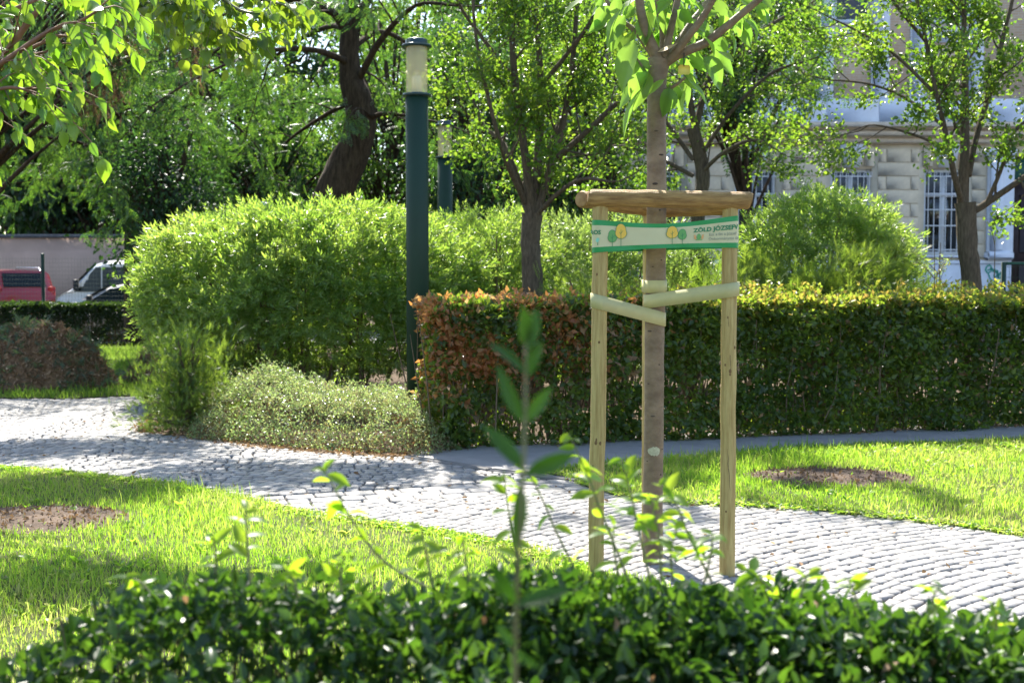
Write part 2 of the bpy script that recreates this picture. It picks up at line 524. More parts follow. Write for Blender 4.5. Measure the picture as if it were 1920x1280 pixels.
def T_sprig(seed, n=9, ll=.62, lw=.22, spread=1.0):       # shoot tip with narrow leaves
    r = np.random.RandomState(seed)
    d = T_diamond(lw, .1, -.12)
    P = []
    for k in range(n):
        a = k * 2.4 + r.uniform(-.3, .3)
        u = .05 + .75 * k / n
        s = spread * (1.15 - .75 * k / n)
        ax = (1 - .35 * s, math.cos(a) * s, math.sin(a) * s)
        P.append(placed(d, (u, 0, 0), ax, (-.5, math.cos(a + .3), math.sin(a + .3)), ll * r.uniform(.75, 1.1)))
    return combine(P)


def T_spray(seed, n=16):                          # flat feathery conifer spray
    r = np.random.RandomState(seed)
    d = T_diamond(.10, .05, 0)
    P = [placed(d, (0, 0, 0), (1, 0, -.05), (0, 0, 1), 1.0)]
    for k in range(n):
        u = .08 + .85 * k / n
        s = (-1) ** k
        P.append(placed(d, (u, 0, -.05 * u), (.9, s * r.uniform(.5, .9), r.uniform(-.25, .35)), (0, .2 * s, 1), (.5 - .32 * u) * r.uniform(.8, 1.2)))
    return combine(P)


def rand_dirs(r, N, bias=(0, 0, 0), k=1.0):
    return unit(r.normal(size=(N, 3)) + k * np.asarray(bias))


# ------------------------------------------------------------------ ground, paths, lawns (the setting)
def sheet(name, pts, z, mat, **props):
    g = Geo()
    g.poly(np.array([[p[0], p[1], z] for p in pts]))
    return g.obj(name, mat, None, kind='structure', **props)


g = Geo(); g.poly(np.array([[-300, -40, -.06], [300, -40, -.06], [300, 500, -.06], [-300, 500, -.06]]))
g.obj('ground', M['litter_soil'], kind='structure')

near_edge = [G(*p) for p in [(-60, 874), (0, 880), (150, 893), (330, 915), (420, 935), (550, 962), (720, 988), (900, 1015), (1000, 1040), (1100, 1070), (1200, 1095), (1350, 1130), (1480, 1190), (1600, 1290)]]
far_edge = [G(*p) for p in [(-60, 746), (120, 748), (262, 742), (285, 775), (262, 808), (380, 822), (500, 838), (640, 850), (760, 857)]]
kerb_line = [G(*p) for p in [(760, 857), (920, 882), (1085, 902)]]
lawn_edge = [G(*p) for p in [(1085, 902), (1200, 935), (1300, 940), (1400, 944), (1500, 950), (1600, 959), (1760, 977), (1920, 1000), (2120, 1030)]]
cobble_poly = near_edge + [G(2150, 1290)] + lawn_edge[::-1] + kerb_line[::-1] + far_edge[::-1]
sheet('cobbled_path', cobble_poly, -.025, M['joint'])
cobbled_path = bpy.data.objects['cobbled_path']

asphalt_poly = [G(*p) for p in [(752, 857), (920, 883), (1060, 900), (1100, 880), (1300, 860), (1500, 842), (1920, 826), (2300, 812)]] + [np.array([9, 13.6, 0]), np.array([5.5, 12.9, 0]), np.array([-.7, 11.35, 0])]
sheet('asphalt_path', asphalt_poly, -.004, M['asphalt'])

rightlawn_poly = [G(*p) for p in [(1010, 884), (1085, 899)]] + [p + np.array([0, -.05, 0]) for p in lawn_edge[1:]] + [G(*p) for p in [(2200, 1035), (2250, 806), (1920, 824), (1500, 839), (1300, 857), (1100, 872)]]
sheet('lawn', rightlawn_poly, .006, M['turf'])
nearlawn_poly = [p + np.array([.02, .05, 0]) for p in near_edge[:-1]] + [np.array([1.6, 1.0, 0]), np.array([-4.5, 1.0, 0]), np.array([-5.5, 9.7, 0])]
sheet('lawn', nearlawn_poly, .004, M['turf'])
farlawn_poly = [G(*p) for p in [(-120, 745), (120, 747), (262, 741), (300, 735), (420, 655), (-160, 652)]]
sheet('lawn', farlawn_poly, .003, M['turf'])
street_poly = [np.array(p) for p in [(-40, 28.6, 0), (-2, 28.6, 0), (-2, 36, 0), (-40, 36, 0)]]
sheet('street', street_poly, .0, M['street'])


# setts: tilted, slightly uneven cubes with worn edges
def sett_geo(r, lx, ly):
    b = .005
    V = []
    hx, hy = lx / 2, ly / 2
    jit = r.uniform(-.006, .006, (4, 2))
    c = [(-1, -1), (1, -1), (1, 1), (-1, 1)]
    for k, (sx, sy) in enumerate(c):
        V.append((sx * hx + jit[k, 0], sy * hy + jit[k, 1], -.05))
    for k, (sx, sy) in enumerate(c):
        V.append((sx * hx + jit[k, 0], sy * hy + jit[k, 1], -.012))
    for k, (sx, sy) in enumerate(c):
        V.append((sx * (hx - b) + jit[k, 0], sy * (hy - b) + jit[k, 1], 0))
    V.append((0, 0, r.uniform(.0, .002)))
    Q = [[k, (k + 1) % 4, 4 + (k + 1) % 4, 4 + k] for k in range(4)] + [[4 + k, 4 + (k + 1) % 4, 8 + (k + 1) % 4, 8 + k] for k in range(4)]
    Tr = [[8 + k, 8 + (k + 1) % 4, 12] for k in range(4)]
    F = [[q[0], q[1], q[2]] for q in Q] + [[q[0], q[2], q[3]] for q in Q] + Tr
    return np.array(V), np.array(F)


rs = np.random.RandomState(7)
cand = []                                          # x, y, angle, lx, ly
band_a, band_b = G(520, 942)[:2], G(1085, 906)[:2]  # line of large setts between the two fields
bd = unit(band_b - band_a); bn = np.array([-bd[1], bd[0]])


def band_side(x, y):
    return (x - band_a[0]) * bn[0] + (y - band_a[1]) * bn[1]


# rows at 37 degrees in the near field
th = R(36); ux = np.array([math.cos(th), math.sin(th)]); uy = np.array([-ux[1], ux[0]])
v = -9.0
while v < 14:
    ph = .082 * rs.uniform(.90, 1.1)
    u = -8 + rs.uniform(0, .1)
    bow = .0
    while u < 16:
        L = .098 * rs.uniform(.8, 1.3)
        p = ux * (u + L / 2) + uy * (v + ph / 2 + .17 * math.sin(u * 1.35 + .4) + rs.normal(0, .004))
        if band_side(p[0], p[1]) < -.22:
            cand.append((p[0], p[1], th + math.atan(.23 * math.cos(u * 1.35 + .4)) + rs.normal(0, .05), L - .011 + rs.normal(0, .003), ph - .010 + rs.normal(0, .003)))
        u += L
    v += ph
# segmental arches in the far field
for col in range(-12, 14):
    x0 = col * 1.14
    for rr in range(-30, 130):
        base_y = 5.0 + rr * .10
        s = -.62
        while s < .62:
            L = .10 * rs.uniform(.88, 1.2)
            a = (s + L / 2) / .95
            x = x0 + .95 * math.sin(a); y = base_y + .95 * (math.cos(a) - 1)
            if band_side(x, y) > .30:
                cand.append((x, y, -a + rs.normal(0, .04), L - .013, .086 * rs.uniform(.93, 1.05)))
            s += L
# three rows of large setts
for k in range(3):
    u = -3.0
    while u < 6.5:
        L = .19 * rs.uniform(.8, 1.2)
        p = band_a + bd * (u + L / 2) + bn * (-.16 + k * .17 + .17 / 2 * 0)
        cand.append((p[0], p[1], math.atan2(bd[1], bd[0]) + rs.normal(0, .02), L - .016, .152))
        u += L
cand = np.array(cand)
keep = in_poly(cand, cobble_poly)
px_ok = np.abs(cand[:, 0] / np.maximum(cand[:, 1], .1)) < .50
cand = cand[keep & px_ok & (cand[:, 1] > 4.4) & (cand[:, 1] < 17)]
order = np.argsort(np.where((cand[:, 1] > 5.55) & (np.abs(cand[:, 0]) < .43 * cand[:, 1]), cand[:, 1], 1e3))
variants = [Geo() for _ in range(10)]
vmesh = []
for vg in variants:
    vv, ff = sett_geo(rs, .095, .09)
    vg.add(vv, ff)
    vmesh.append(vg.mesh('sett', M['granite']))
rest = Geo()
for rank, i in enumerate(order):
    x, y, a, lx, ly = cand[i]
    z = rs.normal(0, .0018)
    tx, ty = rs.normal(0, .009, 2)
    if rank < 300:
        o = link('sett', vmesh[rank % 10], cobbled_path)
        o.location = (x, y, z)
        o.rotation_euler = (tx, ty, a)
        o.scale = (lx / .095, ly / .09, 1)
    else:
        vv, ff = sett_geo(rs, lx, ly)
        vv[:, 2] += vv[:, 0] * ty + vv[:, 1] * tx + z
        c_, s_ = math.cos(a), math.sin(a)
        vv = np.stack([vv[:, 0] * c_ - vv[:, 1] * s_ + x, vv[:, 0] * s_ + vv[:, 1] * c_ + y, vv[:, 2]], 1)
        rest.add(vv, ff)
rest.obj('setts', M['granite'], cobbled_path, kind='stuff')

# flush kerb between the setts and the asphalt
kp = [np.array(p) for p in kerb_line]
asph = bpy.data.objects['asphalt_path']
for a, b in zip(kp[:-1], kp[1:]):
    L = np.linalg.norm(b - a); n = max(1, int(round(L / .8)))
    for k in range(n):
        p = a + (b - a) * (k + .5) / n
        g = Geo(); g.box((0, 0, 0), (L / n - .012, .085, .12), 0, .012)
        o = g.obj('kerb_stone', M['kerb'], asph)
        o.location = (p[0], p[1] + .03, -.045 + rs.uniform(-.004, .004))
        o.rotation_euler = (0, 0, math.atan2(b[1] - a[1], b[0] - a[0]))


# ------------------------------------------------------------------ grass
def grass_field(name, poly, bbox, density, h, w, label, mat, seed, holes=(), pad=.09, tall=()):
    r = np.random.RandomState(seed)
    x0, x1, y0, y1 = bbox
    n = int((x1 - x0) * (y1 - y0) * density)
    p = np.stack([r.uniform(x0, x1, n), r.uniform(y0, y1, n)], 1)
    vis = np.abs(p[:, 0]) < .475 * p[:, 1] + .3
    p = p[vis]
    inside = in_poly(p, poly)
    near = edge_dist(p, poly) < pad * np.clip(.5 + .8 * noise2(p[:, 0], p[:, 1], seed + 8, 6), 0, 1.2)
    p = p[inside | (near & (r.uniform(size=len(p)) < .6))]
    keepm = np.ones(len(p), bool)
    for (cx, cy, rx, ry) in holes:
        d = np.sqrt(((p[:, 0] - cx) / rx) ** 2 + ((p[:, 1] - cy) / ry) ** 2) + .16 * noise2(p[:, 0], p[:, 1], 5, 9)
        keepm &= (d > 1) | (r.uniform(size=len(p)) < .025)
    p = p[keepm]
    thin = noise2(p[:, 0], p[:, 1], seed + 3, 2.2)
    p = p[r.uniform(size=len(p)) < .78 + .35 * thin]
    N = len(p)
    hh = h * (1 + .38 * noise2(p[:, 0], p[:, 1], seed, 3.0)) * np.exp(r.normal(0, .38, N))
    for (cx, cy, rad, f) in tall:
        d = np.hypot(p[:, 0] - cx, p[:, 1] - cy)
        hh *= 1 + (f - 1) * np.exp(-(d / rad) ** 2)
    hh = np.clip(hh, .02, .2)
    a = r.uniform(0, 2 * np.pi, N)
    lean = np.abs(r.normal(0, .42, N)) + .08
    d1 = np.stack([np.cos(a), np.sin(a), np.zeros(N)], 1)
    sa = a + np.pi / 2 + r.normal(0, .6, N)
    s = np.stack([np.cos(sa), np.sin(sa), np.zeros(N)], 1) * (w * np.exp(r.normal(0, .25, N)))[:, None]
    b = np.concatenate([p, np.zeros((N, 1))], 1)
    mid = b + (d1 * (lean * .35)[:, None] + UP * .55) * hh[:, None]
    tip = b + (d1 * lean[:, None] + UP * (1 - .25 * lean)[:, None]) * hh[:, None]
    V = np.stack([b - s * .5, b + s * .5, mid + s * .42, mid - s * .42, tip], 1).reshape(-1, 3)
    base = (np.arange(N) * 5)[:, None]
    g = Geo()
    g.V.append(V); g.n = len(V)
    g.F.append(base + np.array([[0, 1, 2, 3]])); g.F.append(base + np.array([[3, 2, 4]]))
    return g.obj(name, mat, kind='stuff', label=label, category='grass')


soilA = G(1555, 896)[:2]; soilB = G(55, 975)[:2]
holesR = [(soilA[0], soilA[1], .66, .40), (G(1215, 893)[0], G(1215, 893)[1], .22, .1)]
holesL = [(soilB[0], soilB[1], .62, .42)]
grass_field('grass', nearlawn_poly, (-4.2, 1.7, 3.3, 10.2), 5400, .036, .0040, 'short sunlit grass of the near lawn beside the cobbles', M['grass'], 11, holesL, tall=[(-2.2, 8.6, .8, 1.7), (-1.6, 7.7, .5, 1.5), (-2.0, 6.0, .6, 1.3)])
grass_field('grass', rightlawn_poly, (.2, 7.2, 6.6, 12.4), 4800, .038, .0052, 'bright grass between the asphalt path and the cobbles', M['grass'], 12, holesR, tall=[(3.0, 10.1, .9, 1.5), (1.6, 9.9, .8, 1.5)])
grass_field('grass', farlawn_poly, (-9.5, -4, 14.8, 28), 900, .075, .011, 'grass strip behind the mulch piles and along the far path', M['grass_far'], 13)


def weeds(label, poly, bbox, n, seed, bias):
    r = np.random.RandomState(seed)
    p = np.stack([r.uniform(bbox[0], bbox[1], n), r.uniform(bbox[2], bbox[3], n)], 1)
    p = p[in_poly(p, poly)]
    p = p[r.uniform(size=len(p)) < bias(p)]
    g = Geo()
    k = 7
    c = np.repeat(p, k, 0); N = len(c)
    a = np.tile(np.arange(k) * 2.4, len(p)) + r.normal(0, .4, N)
    ax = np.stack([np.cos(a), np.sin(a), r.uniform(.3, 1.3, N)], 1)
    g.scatter(T_leaf(.38, .2, -.2), np.concatenate([c, np.full((N, 1), .01)], 1), ax, rand_dirs(r, N, (0, 0, 1), 2.0), r.uniform(.03, .07, N))
    g.obj('lawn_weeds', M['grass'], kind='stuff', label=label, category='weeds')


weeds('broad-leaved weeds in the lawn along the asphalt path', rightlawn_poly, (.2, 7, 6.6, 12.4), 4200, 15, lambda p: np.exp(-np.abs(p[:, 1] - (10.25 + .14 * p[:, 0])) / .35) * .8 + .05)
weeds('broad-leaved weeds and clover in the shaded near lawn', nearlawn_poly, (-4, 1.5, 3.5, 10), 1700, 16, lambda p: .10 + .6 * np.exp(-((p[:, 0] + 2.3) / .9) ** 2 - ((p[:, 1] - 5.8) / .7) ** 2))


r_e = np.random.RandomState(17)
q = []
for edge, sgn in ((lawn_edge, 1), (near_edge[:10], -1)):
    for a, b in zip(edge[:-1], edge[1:]):
        n = int(np.linalg.norm(b - a) * 260)
        t = r_e.uniform(0, 1, n)[:, None]
        q.append(a + (b - a) * t + np.stack([np.zeros(n), -.05 + r_e.normal(0, .05, n), np.full(n, .008)], 1) * np.array([1, sgn if sgn > 0 else -.9, 1]))
q = np.concatenate(q)
g = Geo()
for rep_ in range(4):
    a = r_e.uniform(0, 6.28, len(q))
    g.scatter(T_hex(.55, .15, -.1), q + r_e.normal(0, .01, q.shape) * np.array([1, 1, .2]), np.stack([np.cos(a), np.sin(a), r_e.uniform(.05, .7, len(q))], 1), rand_dirs(r_e, len(q), (0, 0, 1), 2.5), r_e.uniform(.018, .045, len(q)))
g.obj('creeping_weeds', M['grass'], kind='stuff', label='low creeping weeds growing over the sett edges', category='weeds')


def soil_patch(c, rx, ry, seed):
    r = np.random.RandomState(seed)
    n, m = 40, 18
    A = np.zeros((m, n + 1, 3))
    for i in range(m):
        for j in range(n + 1):
            a = 2 * math.pi * (j % n) / n; t = i / (m - 1)
            x, y = math.cos(a) * t * rx * 1.1, math.sin(a) * t * ry * 1.1
            A[i, j] = (x, y, .008 + (1 - t * t) * .03 + .014 * noise2(x * 1.0, y * 1.0, seed, 22) * (1 - t))
    g = Geo(); g.grid(A)
    o = g.obj('soil_patch', M['soil'], smooth=True, kind='structure')
    o.location = (c[0], c[1], 0)
    N = 900
    a = r.uniform(0, 6.28, N); t = np.sqrt(r.uniform(0, 1, N))
    p = np.stack([np.cos(a) * t * rx, np.sin(a) * t * ry, .012 + (1 - t * t) * .028], 1)
    g = Geo(); g.scatter(T_diamond(.5, .3, .1), p, rand_dirs(r, N, (0, 0, .3)), rand_dirs(r, N, (0, 0, 1), 1.5), r.uniform(.012, .045, N))
    g.obj('mulch_chips', M['leaf_brown'], o, kind='stuff')


soil_patch(soilA, .66, .42, 3)
soil_patch(soilB, .62, .42, 4)

# dry leaves along the planting edge and on the setts
rl = np.random.RandomState(31)
P = []
for a, b in zip(far_edge[3:-1], far_edge[4:]):
    n = 420
    t = rl.uniform(0, 1, n)[:, None]
    q = a + (b - a) * t + np.stack([rl.normal(0, .05, n), .12 - np.abs(rl.normal(0, .16, n)) + rl.uniform(0, .25, n), np.zeros(n)], 1)
    P.append(q)
n = 700
q = np.stack([rl.uniform(-5, 5, n), rl.uniform(6, 15.5, n), np.zeros(n)], 1)
P.append(q[in_poly(q, cobble_poly)])
n = 900
t = rl.uniform(0, 1, n)
q = np.stack([-.6 + 7 * t, 11.1 + 1.75 * t - np.abs(rl.normal(0, .13, n)) + .1, np.zeros(n)], 1)
P.append(q)
P = np.concatenate(P); P[:, 2] = .008
g = Geo(); N = len(P)
g.scatter(T_leaf(.55, .25, .1), P, rand_dirs(rl, N, (0, 0, .1)) * np.array([1, 1, .3]), rand_dirs(rl, N, (0, 0, 1), 2.0), rl.uniform(.02, .05, N))
g.obj('leaf_litter', M['leaf_litter'], kind='stuff', label='dry brown leaves fallen along the planting edge', category='leaf litter')


# ------------------------------------------------------------------ building
BD = 35.0
KS = FPX / BD


def bx(px): return (px - 960.0) / KS
def bz(py): return CAMZ + (520.0 - py) / KS


M['render_cream'] = solid('render_cream', (.64, .56, .43), .85, var=.10, vscale=3, bump=.15, bscale=60)
M['render_white'] = solid('render_white', (.64, .68, .76), .8, var=.1, vscale=2.5, bump=.12, bscale=60)
M['block'] = solid('block', (.64, .55, .41), .85, var=.12, vscale=4, bump=.2, bscale=70)
M['cornice'] = solid('cornice', (.56, .47, .36), .8, var=.15, vscale=5)
M['window_frame'] = solid('window_frame', (.62, .65, .70), .5, var=.05)
M['grille'] = solid('grille', (.70, .72, .76), .45)
M['pane'] = solid('pane', (.012, .016, .018), .06, spec=.9)
M['pane_shade'] = solid('pane_shade', (.10, .12, .15), .25)
M['door_wood'] = solid('door_wood', (.035, .022, .025), .5, var=.3, vscale=6)
M['door_green'] = solid('door_green', (.02, .09, .075), .4)


def brick_mat():
    m, nt, out = new_mat('brick_small')
    p = nt.nodes.new('ShaderNodeBsdfPrincipled'); p.inputs['Roughness'].default_value = .9
    tc = nt.nodes.new('ShaderNodeTexCoord')
    mp = nt.nodes.new('ShaderNodeMapping'); mp.inputs['Rotation'].default_value = (math.pi / 2, 0, 0)
    bk = nt.nodes.new('ShaderNodeTexBrick')
    bk.inputs['Scale'].default_value = 1.0
    bk.inputs['Brick Width'].default_value = .26; bk.inputs['Row Height'].default_value = .077; bk.inputs['Mortar Size'].default_value = .01
    bk.inputs['Color1'].default_value = (.56, .43, .31, 1); bk.inputs['Color2'].default_value = (.50, .36, .26, 1); bk.inputs['Mortar'].default_value = (.55, .50, .43, 1)
    nt.links.new(tc.outputs['Object'], mp.inputs[0]); nt.links.new(mp.outputs[0], bk.inputs['Vector'])
    nt.links.new(bk.outputs['Color'], p.inputs['Base Color']); nt.links.new(p.outputs[0], out.inputs['Surface'])
    return m


M['brick_small'] = brick_mat()
bld = thing('apartment_building', 'pale old apartment building with barred windows behind the trees on the right', 'building', loc=(0, BD, 0))
win_c = [bx(p) for p in (1767, 1592, 1414, 1237, 1060)]
WW, WZ0, WZ1 = 1.22, bz(478), bz(318)
XL, XR = bx(960), bx(2320)
zc = bz(275)
door_x0, door_x1 = bx(1891), bx(1891) + 1.7
# wall built round its openings
wall = Geo()
edges = [XL]
for c in sorted(win_c):
    edges += [c - WW / 2, c + WW / 2]
edges += [door_x0, door_x1, XR]
for i in range(0, len(edges), 2):
    a, b = edges[i], edges[i + 1]
    wall.box(((a + b) / 2, .3, zc / 2 + .2), (b - a, .6, zc - .4 + .8 - .0))
for c in win_c:
    wall.box((c, .3, WZ0 / 2), (WW, .598, WZ0))
    wall.box((c, .3, (WZ1 + zc + .2) / 2), (WW, .598, zc + .2 - WZ1))
wall.box(((door_x0 + door_x1) / 2, .3, (bz(295) + zc + .2) / 2), (door_x1 - door_x0, .598, zc + .2 - bz(295)))
wall.obj('wall', M['render_cream'], bld)
# plinth
g = Geo()
g.box(((XL + door_x0) / 2, -.06, bz(488) / 2), (door_x0 - XL, .12, bz(488)))
g.box(((XL + door_x0) / 2, -.085, bz(488) - .06), (door_x0 - XL - .002, .13, .12), 0, .02)
g.obj('plinth', M['render_white'], bld)
# rusticated blocks between the windows
CH = 25.3 / KS
ws = sorted(win_c)
spans = [(XL + .1, ws[0] - WW / 2 - .16)] + [(ws[i] + WW / 2 + .16, ws[i + 1] - WW / 2 - .16) for i in range(len(ws) - 1)] + [(ws[-1] + WW / 2 + .16, bx(1843))]
bcache = {}


def block(x0, x1, z0, z1):
    key = (round(x1 - x0, 2), round(z1 - z0, 2))
    if key not in bcache:
        gg = Geo(); gg.box((0, 0, 0), (x1 - x0 - .022, .04, z1 - z0 - .018), 0, .006)
        bcache[key] = gg.mesh('stone_block', M['block'])
    o = link('stone_block', bcache[key], bld)
    o.location = ((x0 + x1) / 2, -.014 - (.006 if (x1 - x0) > 1.0 else 0), (z0 + z1) / 2)


for (a, b) in spans:
    z = bz(484); k = 0
    while z + CH < zc - .02:
        if k % 2 == 0 or b - a < .9:
            block(a, b, z, z + CH)
        else:
            q = .26
            block(a, a + q, z, z + CH); block(a + q, b - q, z, z + CH); block(b - q, b, z, z + CH)
        z += CH; k += 1
for c in win_c:                                    # keystones and lintel blocks
    g = Geo()
    t0, t1, w0, w1 = WZ1 + .03, bz(262), .20, .46
    V = []
    for y in (-.16, .0):
        V += [(-w0, y, t0), (w0, y, t0), (w1, y, t1), (-w1, y, t1)]
    g.add(np.array(V), np.array([[0, 1, 2, 3], [0, 4, 5, 1], [1, 5, 6, 2], [2, 6, 7, 3], [3, 7, 4, 0]]))
    o = g.obj('keystone', M['render_white'], bld); o.location = (c, 0, 0)
    for s in (-1, 1):
        g = Geo(); g.box((c + s * .53, -.03, (WZ1 + .04 + zc - .03) / 2), (.28, .06, zc - .1 - WZ1), 0, .015)
        g.obj('stone_block', M['block'], bld)
# string course and band above
g = Geo()
g.box(((XL + XR) / 2, -.10, bz(268)), (XR - XL, .24, .16), 0, .03)
g.box(((XL + XR) / 2, -.17, bz(256)), (XR - XL - .004, .40, .20), 0, .05)
g.box(((XL + XR) / 2, -.25, bz(241)), (XR - XL - .008, .56, .18), 0, .04)
g.obj('cornice', M['cornice'], bld)
for k in range(14):
    a = XL + (XR - XL) * k / 14; b = XL + (XR - XL) * (k + 1) / 14
    g = Geo(); g.box(((a + b) / 2, .1, (bz(236) + bz(190)) / 2), (b - a - .012, .42, bz(190) - bz(236)), 0, .008)
    g.obj('wall_panel', M['render_white'], bld)
# upper storey
UZ0, UZ1, TOP = bz(48), bz(48) + 2.6, 13.2
up = Geo(); wh = Geo()
edges = [XL]
for c in ws:
    edges += [c - .56, c + .56]
edges.append(XR)
for i in range(0, len(edges), 2):
    a, b = edges[i], edges[i + 1]
    up.box(((a + b) / 2, .35, (bz(190) + TOP) / 2), (b - a, .5, TOP - bz(190)))
for c in ws:
    up.box((c, .35, (bz(190) + UZ0) / 2), (1.12, .498, UZ0 - bz(190)))
    up.box((c, .35, (UZ1 + TOP) / 2), (1.12, .498, TOP - UZ1))
up.obj('brick_wall', M['brick_small'], bld)
for c in ws:
    g = Geo()
    for s in (-1, 1):
        g.box((c + s * .82, .06, (bz(190) + TOP) / 2), (.50, .16, TOP - bz(190) - .02), 0, .01)
    g.box((c, .05, UZ0 - .32), (1.14, .12, .56), 0, .01)
    g.box((c, .0, UZ0 - .04), (1.5, .2, .09), 0, .015)
    g.obj('window_surround', M['render_white'], bld)
g = Geo(); g.box(((XL + XR) / 2, 6, TOP + .2), (XR - XL + .8, 13, .5)); g.obj('roof', M['cornice'], bld)
g = Geo(); g.box(((XL + XR) / 2, 6.3, TOP / 2), (XR - XL - .02, 11.3, TOP - .1)); g.obj('rear_wall', M['render_cream'], bld)


def make_window(c, z0, z1, w, barred, shade):
    f = Geo(); y = .20
    h = z1 - z0
    for s in (-1, 1):
        f.box((s * (w / 2 - .05), y, h / 2), (.10, .10, h), 0, .01)
    f.box((0, y, .05), (w - .2, .10, .10)); f.box((0, y, h - .05), (w - .2, .10, .10))
    f.box((0, y - .004, h * .5 - .1), (.12, .10, h - .24)) if not shade else None
    f.box((0, y - .008, h * .70), (w - .2, .10, .12))
    f.box((0, -.02, -.05), (w + .1, .34, .08), 0, .015)
    wo_ = f.obj('window', M['window_frame'], bld)
    wo_.location = (c, 0, z0)
    p = Geo(); p.box((0, y + .03, h / 2), (w - .16, .012, h - .16)); p.obj('pane', M['pane_shade'] if shade else M['pane'], wo_)
    if shade or barred:
        p = Geo(); p.box((0, y + .012, h * .845), (w - .22, .012, h * .22)); p.obj('blind', M['pane_shade'], wo_)
    if barred:
        b = Geo(); yb = -.10
        n = 7
        for k in range(n):
            x = -w / 2 + .09 + (w - .18) * k / (n - 1)
            b.tube([(x, yb, .06), (x, yb, h - .16)], .013, 5)
            a = np.linspace(0, 4.2, 8)
            b.tube(np.stack([x + .035 - .035 * np.cos(a), np.full(8, yb), h - .16 + .045 * np.sin(a)], 1), .010, 4)
        for t in (.05, .33, .515, .70, .90):
            b.box((0, yb + .016, h * t + .02), (w - .04, .014, .035))
        b.obj('grille', M['grille'], wo_)


for c in win_c:
    make_window(c, WZ0, WZ1, WW, True, False)
    make_window(c, UZ0, UZ1, 1.12, False, True)
# door case on the right
g = Geo()
px0, px1 = bx(1845), bx(1890)
g.box(((px0 + px1) / 2, -.14, (bz(488) + bz(285)) / 2), (px1 - px0, .26, bz(285) - bz(488)), 0, .02)
g.box(((px0 + px1) / 2 - .02, -.17, bz(479)), (px1 - px0 + .06, .34, .22), 0, .04)
g.box(((px0 + px1) / 2 - .05, -.19, bz(290)), (px1 - px0 + .16, .36, .22), 0, .04)
g.box(((px0 + px1) / 2 - .12, -.275, (bz(470) + bz(300)) / 2), (.34, .012, bz(300) - bz(468)), 0, .004)
g.obj('pilaster', M['render_white'], bld)
d = Geo()
d.box(((door_x0 + door_x1) / 2, .18, bz(345) / 2 + .5), (door_x1 - door_x0, .08, bz(345) - 1.0))
for k in range(3):
    d.box(((door_x0 + door_x1) / 2 - .1, .12, 1.7 + k * 1.0), (.9, .06, .75), 0, .03)
dr = d.obj('door', M['door_wood'], bld)
g = Geo(); g.box(((door_x0 + door_x1) / 2, .16, (bz(345) + bz(297)) / 2), (door_x1 - door_x0 - .05, .06, bz(297) - bz(345) - .04)); g.obj('fanlight', M['door_green'], dr)
g = Geo(); g.box((bx(1859), -.34, bz(412)), (.12, .12, .27), 0, .015); g.tube([(bx(1858), -.34, bz(406)), (bx(1855), -.38, bz(393))], .02, 6)
g.obj('flag_holder', M['door_wood'], bld)
# green spray-painted scribble on the plinth
M['spray'] = solid('spray', (.02, .28, .22), .6)
strokes = [[(1846, 507), (1852, 505), (1854, 500), (1850, 497), (1845, 500), (1843, 507), (1847, 512), (1853, 509)],
           [(1853, 509), (1855, 502), (1858, 510), (1860, 503), (1863, 512), (1865, 506), (1867, 514)],
           [(1859, 514), (1860, 521), (1864, 518), (1866, 511), (1867, 521)],
           [(1866, 521), (1872, 509), (1873, 530)], [(1867, 522), (1876, 519)],
           [(1848, 512), (1852, 522), (1858, 529), (1863, 530)]]
gf = Geo()
for s in strokes:
    pts = np.array([(bx(a), -.128, bz(b)) for a, b in s])
    tt = np.linspace(0, len(pts) - 1, len(pts) * 4)
    sm = np.stack([np.interp(tt, np.arange(len(pts)), pts[:, k]) for k in range(3)], 1)
    w = .022
    dd = unit(np.gradient(sm, axis=0)); nn = np.stack([-dd[:, 2], np.zeros(len(dd)), dd[:, 0]], 1)
    gf.grid(np.stack([sm - nn * w, sm + nn * w], 1))
gf.obj('graffiti', M['spray'], bld)

# boundary wall, far left
M['plaster_pink'] = solid('plaster_pink', (.40, .285, .225), .9, var=.14, vscale=.7, bump=.15, bscale=40)
bw = thing('boundary_wall', 'plain pinkish grey plastered wall behind the parked vehicles', 'wall', loc=(-12.3, 36.2, 0))
g = Geo(); g.box((0, 0, 1.4), (13, .3, 2.8)); g.obj('wall_face', M['plaster_pink'], bw)
g = Geo(); g.box((0, 0, 2.86), (13.1, .44, .12), 0, .02); g.obj('coping', M['kerb'], bw)

# wire fence
M['fence_green'] = solid('fence_green', (.006, .035, .02), .5)
fn = thing('wire_fence', 'dark green wire mesh fence with thin post in front of the vehicles', 'fence', loc=(0, 28.35, 0))
ks = FPX / 28.35
zt = CAMZ + (520 - 482) / ks
for pxx in (82, -75, 262):
    g = Geo(); x = (pxx - 960) / ks
    g.box((x, 0, (CAMZ + 45 / ks) / 2), (.07, .07, CAMZ + 45 / ks), 0, .01)
    g.obj('post', M['fence_green'], fn)
g = Geo()
xa, xb = (-75 - 960) / ks, (262 - 960) / ks
for x in np.arange(xa, xb, .075):
    g.tube([(x, .04, .05), (x, .04, zt)], .0022, 3, False)
for z in np.arange(.05, zt, .1):
    g.tube([(xa, .044, z), (xb, .044, z)], .0022, 3, False)
g.obj('wire_mesh', M['fence_green'], fn, kind='stuff')

